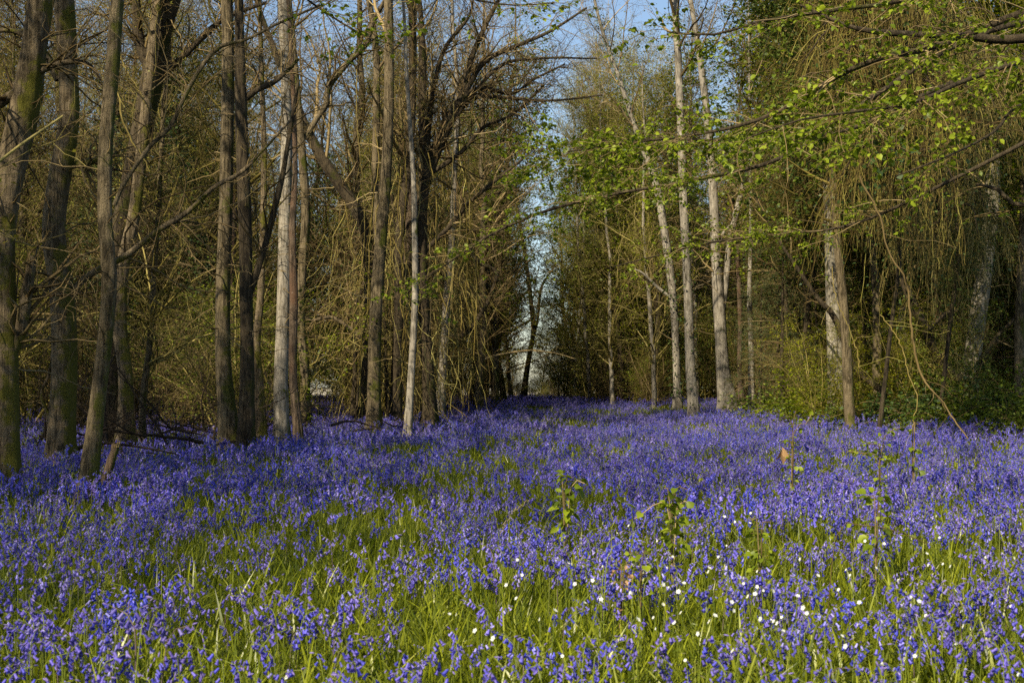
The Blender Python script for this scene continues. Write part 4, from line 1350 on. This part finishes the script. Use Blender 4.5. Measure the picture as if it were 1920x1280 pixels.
base = np.array([6.6, 11.5, float(ground(6.6, 11.5))])
root = thing('hornbeam_tree', 'hornbeam reaching in from the right with long limbs of fresh bright green leaves', 'tree', base)
C, R = straight(11, 0.24)
mb = MB()
mb.add(*tubes(C, R, 14, lump=0.08, flute=0.3))
link('trunk', mb.mesh('trunk', [M['bark_grey']]), root)
TX = 960 + 6.6 / 11.5 * F
leafy_limb(root, base, [(TX, -150, 26, 11.5), (2150, 20, 22, 12), (1920, 72, 17, 12.5), (1800, 68, 15, 12.5), (1700, 64, 13, 12.5), (1600, 52, 8, 12.5), (1500, 10, 4, 12.5)], 26, (0.4, 1.4), 700)
leafy_limb(root, base, [(TX, -100, 20, 11.5), (2000, 0, 16, 11), (1760, 85, 12, 11), (1640, 112, 10, 10.5), (1540, 160, 9, 10.5), (1470, 205, 8, 10.5), (1380, 238, 7, 10.5), (1280, 256, 5, 10.5), (1180, 268, 4, 10.5), (1060, 285, 2.5, 10.5)], 60, (0.3, 1.0), 2600, 0.3)
leafy_limb(root, base, [(TX, -60, 18, 11.5), (1900, 120, 10, 10), (1720, 190, 7, 9.5), (1600, 210, 5, 9.2), (1500, 225, 4, 9), (1400, 260, 3, 9)], 46, (0.3, 1.0), 1700, 0.25)
leafy_limb(root, base, [(TX, -200, 18, 11.5), (1900, -60, 12, 11), (1700, 0, 8, 10.5), (1560, 20, 7, 10.5), (1430, 40, 6, 10.5), (1340, 65, 5, 10.5), (1250, 60, 3, 10.5)], 44, (0.3, 1.0), 1500, 0.3)
leafy_limb(root, base, [(TX, -40, 16, 11.5), (1980, 160, 8, 10), (1860, 250, 5, 9.5), (1760, 300, 4, 9), (1680, 330, 3, 9)], 30, (0.3, 0.9), 800, 0.3)
leafy_limb(root, base, [(TX, 100, 14, 11.5), (2060, 330, 11, 12), (1920, 385, 9, 12), (1870, 355, 8, 12), (1830, 345, 4, 12)], 12, (0.3, 0.9), 130, 0.3)

base = np.array([4.3, 17.5, float(ground(4.3, 17.5))])
P1 = at(1660, 700, 17.5)
root = thing('hornbeam_tree', 'hornbeam with long low dark boughs of green leaves crossing the ride', 'tree', np.array([7.2, 16.0, float(ground(7.2, 16.0))]))
base = np.array(root.location)
C, R = straight(11, 0.16)
mb = MB()
mb.add(*tubes(C, R, 12, lump=0.08, flute=0.3))
link('trunk', mb.mesh('trunk', [M['bark_dark']]), root)
TX2 = 960 + 7.2 / 16.0 * F
leafy_limb(root, base, [(TX2, 0, 16, 16), (1850, 60, 12, 16), (1640, 180, 9, 16), (1480, 290, 8, 16), (1340, 330, 7, 16), (1230, 350, 6, 16), (1110, 372, 6, 16), (1010, 400, 6, 16), (920, 440, 5, 16), (860, 480, 3, 16), (800, 520, 2, 16)], 74, (0.4, 1.4), 3800, 0.28)
leafy_limb(root, base, [(TX2, 40, 14, 16), (1800, 150, 9, 15.5), (1600, 240, 6, 15), (1440, 265, 5, 14.5), (1300, 262, 5, 14), (1180, 262, 4, 14), (1080, 268, 3, 14), (1000, 285, 2, 14)], 60, (0.4, 1.3), 2900, 0.3)
leafy_limb(root, base, [(TX2, 140, 12, 16), (1800, 330, 7, 17), (1600, 420, 5, 18), (1450, 440, 4, 19), (1330, 455, 4, 19), (1230, 480, 3, 19), (1150, 500, 2, 19)], 44, (0.4, 1.2), 1800, 0.4)

root = thing('hornbeam_tree', 'leafy branch ends of a hornbeam hanging into the top left of the middle', 'tree', (-4.6, 9.8, float(ground(-4.6, 9.8))))
base = np.array(root.location)
C, R = straight(10, 0.14)
mb = MB()
mb.add(*tubes(C, R, 12, lump=0.08, flute=0.3))
link('trunk', mb.mesh('trunk', [M['bark_grey']]), root)
leafy_limb(root, base, [(-250, -400, 14, 9.8), (200, -180, 8, 10), (480, -60, 5, 10.5), (620, 30, 4, 11), (690, 70, 3, 11), (760, 90, 2, 11)], 36, (0.3, 0.9), 620, 0.45)
leafy_limb(root, base, [(-250, -500, 14, 9.8), (300, -260, 8, 11), (700, -80, 5, 12), (860, -10, 4, 12), (960, 10, 3, 12), (1040, 5, 2, 12)], 34, (0.3, 0.9), 420, 0.5)

# ------------------------------------------------------------------ tree drowned in drooping dry growth, right
def weeping(lab, cpx, wy, nsd, zl, nlf, creep_mat):
    wx = float(at(cpx, 700, wy)[0])
    root = thing('weeping_tree', lab, 'tree', (wx, wy, float(ground(wx, wy))))
    base = np.array(root.location)
    tp = [(cpx + 10, -160, 6, wy + 1.5), (cpx - 4, 100, 7, wy + 1.5), (cpx - 10, 300, 7, wy + 1.5), (cpx - 4, 480, 8, wy + 1.6), (cpx - 20, 620, 8, wy + 1.8), (cpx - 40, 800, 9, wy + 2)]
    C, R = limb_world(tp, base)
    mb = MB()
    mb.add(*tubes(C[None], R[None], 10, lump=0.1))
    link('trunk', mb.mesh('trunk', [M['bark_dark']]), root)
    mb = MB()
    seeds = []
    for k in range(nsd):
        z = rng.uniform(zl, 8.5)
        th = rng.uniform(0, 2 * pi)
        L = rng.uniform(0.5, 1.9)
        cx, cy_ = 0.15, 0.9
        P0 = np.array([cx - 0.4, cy_, z])
        P1 = P0 + np.array([cos(th) * L * 0.62 + 0.35, sin(th) * L * 0.8 - 0.5, 0.35])
        P2 = P1 + np.array([cos(th) * 0.4, sin(th) * 0.3, -0.5])
        S = spline([P0, (P0 + P1) / 2 + [0, 0, 0.2], P1, P2], 12)
        seeds.append(S)
    seeds = np.array(seeds)
    sr = np.repeat(np.linspace(0.03, 0.006, 12)[None], len(seeds), 0)
    mb.add(*tubes(seeds, sr, 4), 0)
    a, ar = grow(seeds, sr, nsd * 23, 0.05, 1, (0.7, 2.2), (40, 100), -0.5, -0.34, 0.10, 11, 0.3, 0.0035, tip=0.5)
    mb.add(*tubes(a, np.minimum(ar, 0.006), 3), 1)
    b, br = grow(a, ar, nsd * 116, 0.1, 1, (0.15, 0.7), (15, 50), -0.2, -0.25, 0.16, 6, 0.6, 0.0028)
    mb.add(*tubes(b, np.minimum(br, 0.004), 3), 1)
    link('creeper', mb.mesh('creeper', [M['twig_dark'], M[creep_mat]]), root)
    mb = MB()
    leaves(mb, 0, b, nlf, (0.04, 0.08), 0.12)
    pi_ = rng.normal(size=(70, 3)) * [0.22, 0.2, 0.3] + at(cpx - 35, 300, wy - 0.9) - base
    V, Fc = leafverts(pi_, norm(rng.normal(size=(70, 3)) + [0, 0, -0.4]), norm(rng.normal(size=(70, 3)) + [0, -1, 0.6]), rng.uniform(0.07, 0.12, 70), 0.5)
    mb.add(V, Fc, 0)
    link('ivy', mb.mesh('ivy', [M['leaf_ivy']]), root)


weeping('tree smothered by a hanging curtain of yellowish brown drooping stems at upper right', 1690, 20.5, 44, 4.0, 4200, 'creeper')
weeping('second drooping tree behind the right side of the hanging curtain', 1800, 25.0, 40, 3.4, 7000, 'twig_olive')
weeping('drooping leafy tree at the left side of the hanging curtain', 1530, 32.0, 24, 5.0, 9000, 'twig_olive')

# hanging vines and dead stems
def vine(label, path, mat='creeper', twn=8, name='hanging_vine', cat='vine', group=None, r=None):
    Q = np.array([np.append(at(px, py, D), 0.7 * w * D / F / 2) for px, py, w, D in path])
    base = Q[0, :3].copy()
    low = Q[np.argmin(Q[:, 2])]
    base = np.array([low[0], low[1], max(float(ground(low[0], low[1])), 0) if low[2] < 0.8 else low[2]])
    S = spline(Q, 40)
    S[:, :3] -= base
    S[1:-1, :3] += rng.normal(size=(38, 3)) * 0.006
    root = thing(name, label, cat, base, group)
    mb = MB()
    mb.add(*tubes(S[None, :, :3], np.maximum(S[None, :, 3], 0.002), 6, lump=0.12), 0)
    if twn:
        a, ar = grow(S[None, :, :3], S[None, :, 3], twn, 0.05, 1, (0.15, 0.8), (20, 80), -0.1, -0.05, 0.2, 7, 0.5, 0.002)
        mb.add(*tubes(a, np.minimum(ar, 0.004), 3), 0)
    link('stem', mb.mesh('stem', [M[mat]]), root)


vine('brown vine swinging down from the weeping tree to the bluebells at right', [(1612, 330, 6, 15), (1632, 372, 5, 15), (1648, 400, 5, 15), (1665, 470, 4, 15), (1695, 520, 5, 15), (1706, 570, 6, 15), (1712, 640, 6, 15), (1728, 705, 6, 15), (1760, 745, 5, 14.8), (1795, 795, 4, 14.5), (1815, 822, 3, 14.3)], 'twig_brown', 14)
vine('thin greenish vine hanging beside the brown vine at right', [(1650, 590, 3, 14), (1680, 630, 3, 14), (1694, 660, 3, 14), (1705, 705, 3, 14), (1718, 735, 2.5, 14), (1720, 760, 2.5, 14), (1710, 800, 2, 14)], 'creeper', 5)
vine('small loop of pale vine high in front of the beech boughs', [(1560, 500, 2.5, 14), (1568, 560, 2.5, 14), (1590, 610, 2.5, 14), (1604, 650, 2.5, 14), (1612, 690, 2.5, 14)], 'creeper', 5)
vine('forked yellowish dead stem hanging in front of the dark leaning tree', [(213, -30, 9, 14), (216, 40, 8, 14), (218, 95, 7, 14), (216, 120, 6, 14), (222, 180, 6, 14), (232, 230, 6, 14), (250, 268, 5, 14), (268, 295, 4, 14), (281, 322, 3, 14)], 'creeper', 3, 'dead_branch', 'branch')
vine('thin pale side stem beside the forked yellowish dead stem', [(222, 95, 5, 13.9), (236, 130, 4, 13.9), (258, 165, 4, 13.9), (281, 210, 3, 13.9)], 'creeper', 1, 'dead_branch', 'branch')
GV = 'creeper stems hanging among the trees left of the ride'
vine('pale vine hanging down the right side of the left grey tree', [(446, 150, 3, 21), (450, 280, 3, 21), (447, 380, 3, 21), (452, 470, 3, 21), (449, 560, 3, 21), (455, 640, 2, 21)], 'creeper', 18, group=GV)
vine('pale vine snaking up beside the brown grey tree with the mossy foot', [(690, 250, 3, 28), (700, 380, 3, 28), (686, 480, 3, 28), (694, 560, 3, 28), (678, 640, 3, 28), (676, 720, 3, 28), (680, 790, 3, 28)], 'creeper', 16, group=GV)
for k in range(26):
    px = rng.uniform(630, 900)
    D = rng.uniform(27, 34)
    path = []
    y0 = rng.uniform(100, 450)
    y1 = rng.uniform(600, 790)
    for yy in np.linspace(y0, y1, 7):
        px += rng.normal() * 9
        path.append((px, yy, 2.6, D))
    k_ = min(range(len(LAND)), key=lambda i: abs(LAND[i][0] - path[0][0]))
    vine(['short', 'long'][y1 - y0 > 300] + ' dry creeper stem hanging %s the %s, %s' % ('before' if D < 30 else 'beside', LAND[k_][1], 'low down' if y0 > 280 else 'from high up'), path, 'creeper', 14, group=GV)
vine('thin curling bare stem arching out of the creepers to the bluebells', [(795, 640, 2.5, 24), (800, 700, 2.5, 24), (806, 745, 2.5, 24), (815, 770, 2.5, 24), (835, 785, 2, 24), (850, 800, 2, 24)], 'creeper', 3)

# snapped stump leaning by the slim pale tree
g = hit(200, 905, 0.3)
D = g[1]
Q = np.array([np.append(at(px, py, D), w * D / F / 2) for px, py, w in [(186, 960, 18), (196, 905, 17), (207, 870, 16), (217, 832, 15)]])
S = spline(Q, 20)
base = np.array([S[0, 0], D, float(ground(S[0, 0], D))])
root = thing('snapped_stump', 'short snapped stump leaning right at the foot of the slim pale tree', 'stump', base)
S[:, :3] -= base
mb = MB()
mb.add(*tubes(S[None, :, :3], S[None, :, 3], 12, lump=0.2))
n = 12
top = S[-1, :3]
sp_ = []
for k in range(12):
    a = 2 * pi * k / 12
    q0 = top + np.array([cos(a), sin(a), 0]) * S[-1, 3] * 0.8
    sp_.append(np.stack([q0 - [0, 0, 0.03], q0 + [0.01, 0, rng.uniform(0.0, 0.03)]]))
mb.add(*tubes(np.array(sp_), np.tile([0.014, 0.002], (12, 1)), 4), 1)
mb.add(np.vstack([[top], top + S[-1, 3] * np.stack([np.cos(np.arange(12) * pi / 6), np.sin(np.arange(12) * pi / 6), np.zeros(12)], -1)]),
       [[0, 1 + k, 1 + (k + 1) % 12] for k in range(12)], 1)
link('trunk', mb.mesh('trunk', [M['bark_brown'], M['twig_brown']]), root)

# ------------------------------------------------------------------ saplings and bramble sprigs among the flowers
def sprig(name, label, cat, basepx, D, stems, size=(0.05, 0.08), mat='leaf_fresh', w=0.45, dead=None, per=8, sw=3):
    b0 = at(basepx[0], basepx[1], D)
    base = np.array([b0[0], b0[1], float(ground(b0[0], b0[1]))])
    root = thing(name, label, cat, base)
    ms, ml = MB(), MB()
    for st in stems:
        Q = [np.append(base - [0, 0, 0.02], sw * D / F / 2)]
        Q += [np.append(at(px, py, D + dz), sw * 0.7 * D / F / 2) for px, py, dz in st]
        S = spline(Q, 16)
        S[:, :3] -= base
        ms.add(*tubes(S[None, :, :3], np.maximum(S[None, :, 3], 0.0012), 5), 0)
        nl = per * max(2, len(st)) + 2
        t = rng.uniform(0.42, 1.0, nl) * 15
        k = np.clip(t.astype(int), 0, 14)
        c = S[k, :3] + (S[k + 1, :3] - S[k, :3]) * (t - k)[:, None]
        pa = rng.uniform(0, 2 * pi, nl)
        out = np.stack([np.cos(pa), np.sin(pa), rng.uniform(-0.1, 0.4, nl)], -1)
        pl = rng.uniform(0.015, 0.05, nl)[:, None]
        c2 = c + norm(out) * pl
        ms.add(*tubes(np.stack([c, c2], 1), np.full((nl, 2), 0.0009), 3), 0)
        V, Fc = leafverts(c2, norm(out + rng.normal(size=(nl, 3)) * 0.35 - [0, 0, 0.35]), norm(rng.normal(size=(nl, 3)) * 0.45 + [0, 0, 1]), rng.uniform(size[0] * 0.5, size[1] * 0.85, nl), w, True, 0.16)
        ml.add(V, Fc, 0)
    link('stem', ms.mesh('stem', [M['twig_brown']]), root)
    link('foliage', ml.mesh('foliage', [M[mat]]), root)
    if dead:
        c = at(dead[0], dead[1], D) - base
        V, Fc = leafverts(np.repeat(c[None], 3, 0), norm(np.array([[0.1, 0, -1.0], [-0.35, 0.1, -1.0], [0.4, -0.1, -0.9]])), norm(np.array([[0.2, -1, 0.2], [0.8, -0.8, 0], [-0.7, -1, 0.1]])), np.array([0.13, 0.11, 0.11]), 0.22, True)
        mb = MB()
        mb.add(V, Fc)
        link('dead_leaf', mb.mesh('dead_leaf', [M['deadleaf']]), root)


sprig('sapling', 'leafy green sapling with one withered orange leaf rising above the bluebells', 'sapling', (1484, 1020), 10.5,
      [[(1486, 880, 0), (1487, 800, 0), (1492, 770, 0)], [(1486, 860, 0), (1480, 826, 0.1), (1462, 828, 0.1)], [(1487, 820, 0), (1512, 793, -0.1), (1524, 772, 0)], [(1487, 810, 0), (1470, 775, 0)]], (0.032, 0.058), 'leaf_fresh', dead=(1467, 838), sw=2.2)
sprig('bramble_sprig', 'taller bramble sprig with branching arms right of the sapling', 'plant', (1650, 960), 9.5,
      [[(1648, 880, 0), (1655, 840, 0), (1662, 812, 0), (1690, 802, 0)], [(1648, 870, 0), (1620, 850, 0), (1588, 846, 0)], [(1650, 860, 0), (1675, 880, 0.1)], [(1650, 850, 0), (1640, 832, 0), (1625, 832, 0)]], (0.032, 0.058), 'leaf_fresh', sw=2.2)
sprig('bramble_sprig', 'small pale stalk topped with two bright leaves below the vines', 'plant', (1712, 830), 13, [[(1715, 800, 0), (1720, 783, 0)], [(1712, 800, 0), (1732, 786, 0)]], (0.06, 0.09), 'leaf_fresh', per=3)
sprig('bramble_sprig', 'low feathery sprig at the centre of the bluebell carpet', 'plant', (1060, 960), 9.0, [[(1055, 910, 0), (1048, 893, 0)], [(1060, 910, 0), (1075, 895, 0)], [(1070, 915, 0), (1096, 906, 0)]], (0.07, 0.11), 'leaf_fresh', w=0.3)
sprig('bramble_sprig', 'bramble sprig with dark leaves left of the white flowers', 'plant', (1262, 1010), 8.0, [[(1255, 935, 0), (1245, 915, 0)], [(1262, 930, 0), (1290, 918, 0)], [(1270, 950, 0), (1300, 950, 0)], [(1250, 950, 0), (1190, 972, 0)]], (0.05, 0.09), 'leaf_fresh')
sprig('bramble_sprig', 'broad leaved sprig right of the white flower cluster', 'plant', (1425, 1030), 7.0, [[(1420, 985, 0), (1405, 975, 0)], [(1430, 980, 0), (1445, 978, 0)]], (0.035, 0.06), 'leaf_fresh', w=0.5)
sprig('bramble_sprig', 'arching bramble cane crossing the flowers at right', 'plant', (1545, 1040), 6.6, [[(1570, 1000, 0), (1620, 985, 0), (1680, 995, 0), (1740, 1020, 0)]], (0.035, 0.05), 'leaf_fresh', per=2, sw=2.5)
sprig('bramble_sprig', 'sprig of toothed leaves beside the arching bramble cane', 'plant', (1640, 960), 7.5, [[(1640, 935, 0), (1625, 930, 0)], [(1648, 930, 0), (1660, 938, 0)]], (0.05, 0.08), 'leaf_fresh')
sprig('bramble_sprig', 'small round leaved sprig at the left end of the white flowers', 'plant', (1200, 1070), 6.2, [[(1200, 1045, 0), (1190, 1035, 0)], [(1205, 1045, 0), (1222, 1040, 0)]], (0.035, 0.055), 'leaf_fresh', w=0.5)
sprig('bramble_sprig', 'reddish sprig low among the bluebells left of the white flowers', 'plant', (1160, 1085), 6.2, [[(1165, 1060, 0), (1160, 1050, 0)], [(1172, 1065, 0), (1195, 1045, 0)]], (0.03, 0.045), 'deadleaf', w=0.3)
vine('thin straw coloured stalk leaning right above the central bluebells', [(938, 1005, 2, 7), (952, 975, 2, 7), (972, 952, 2, 7), (992, 938, 1.5, 7)], 'twig_pale', 0, 'dry_stalk', 'stalk')

# ------------------------------------------------------------------ trees behind and beside the photographer that throw the dappled shade
SH = [(-10.5, 4.0, 1.0, 'bare', 0), (-8.6, 9.0, 1.0, 'bare', 3), (-13.0, 8.5, 1.0, 'bare', 1), (-7.5, 2.0, 1.0, 'bare', 1), (-12.5, 13.5, 1.0, 'canopy', 1), (-16.5, 12.5, 1.1, 'bare', 2),
      (-5.6, 8.6, 0.95, 'bare', 3), (-10.0, 11.8, 0.95, 'canopy', 0), (-12.8, 3.0, 0.9, 'canopy', 0), (-15.0, 0.5, 1.0, 'canopy', 1), (-9.5, -3.5, 1.0, 'bare', 2), (-17.0, 19.0, 1.0, 'canopy', 1), (-3.5, -7.0, 1.0, 'bare', 1), (4.5, 4.6, 1.0, 'bare', 3)]
for x, y, s, kk, v in SH:
    parts = {'green': green, 'canopy': canopy, 'ivy': ivyt, 'bare': bare}[kk][v]
    place('bare_tree' if kk == 'bare' else 'shade_tree', 'tree beside the viewpoint that casts dappled shade on the bluebells', 'tree', 'trees standing round the viewpoint', parts, x, y, rng.uniform(0, 6.28), s)
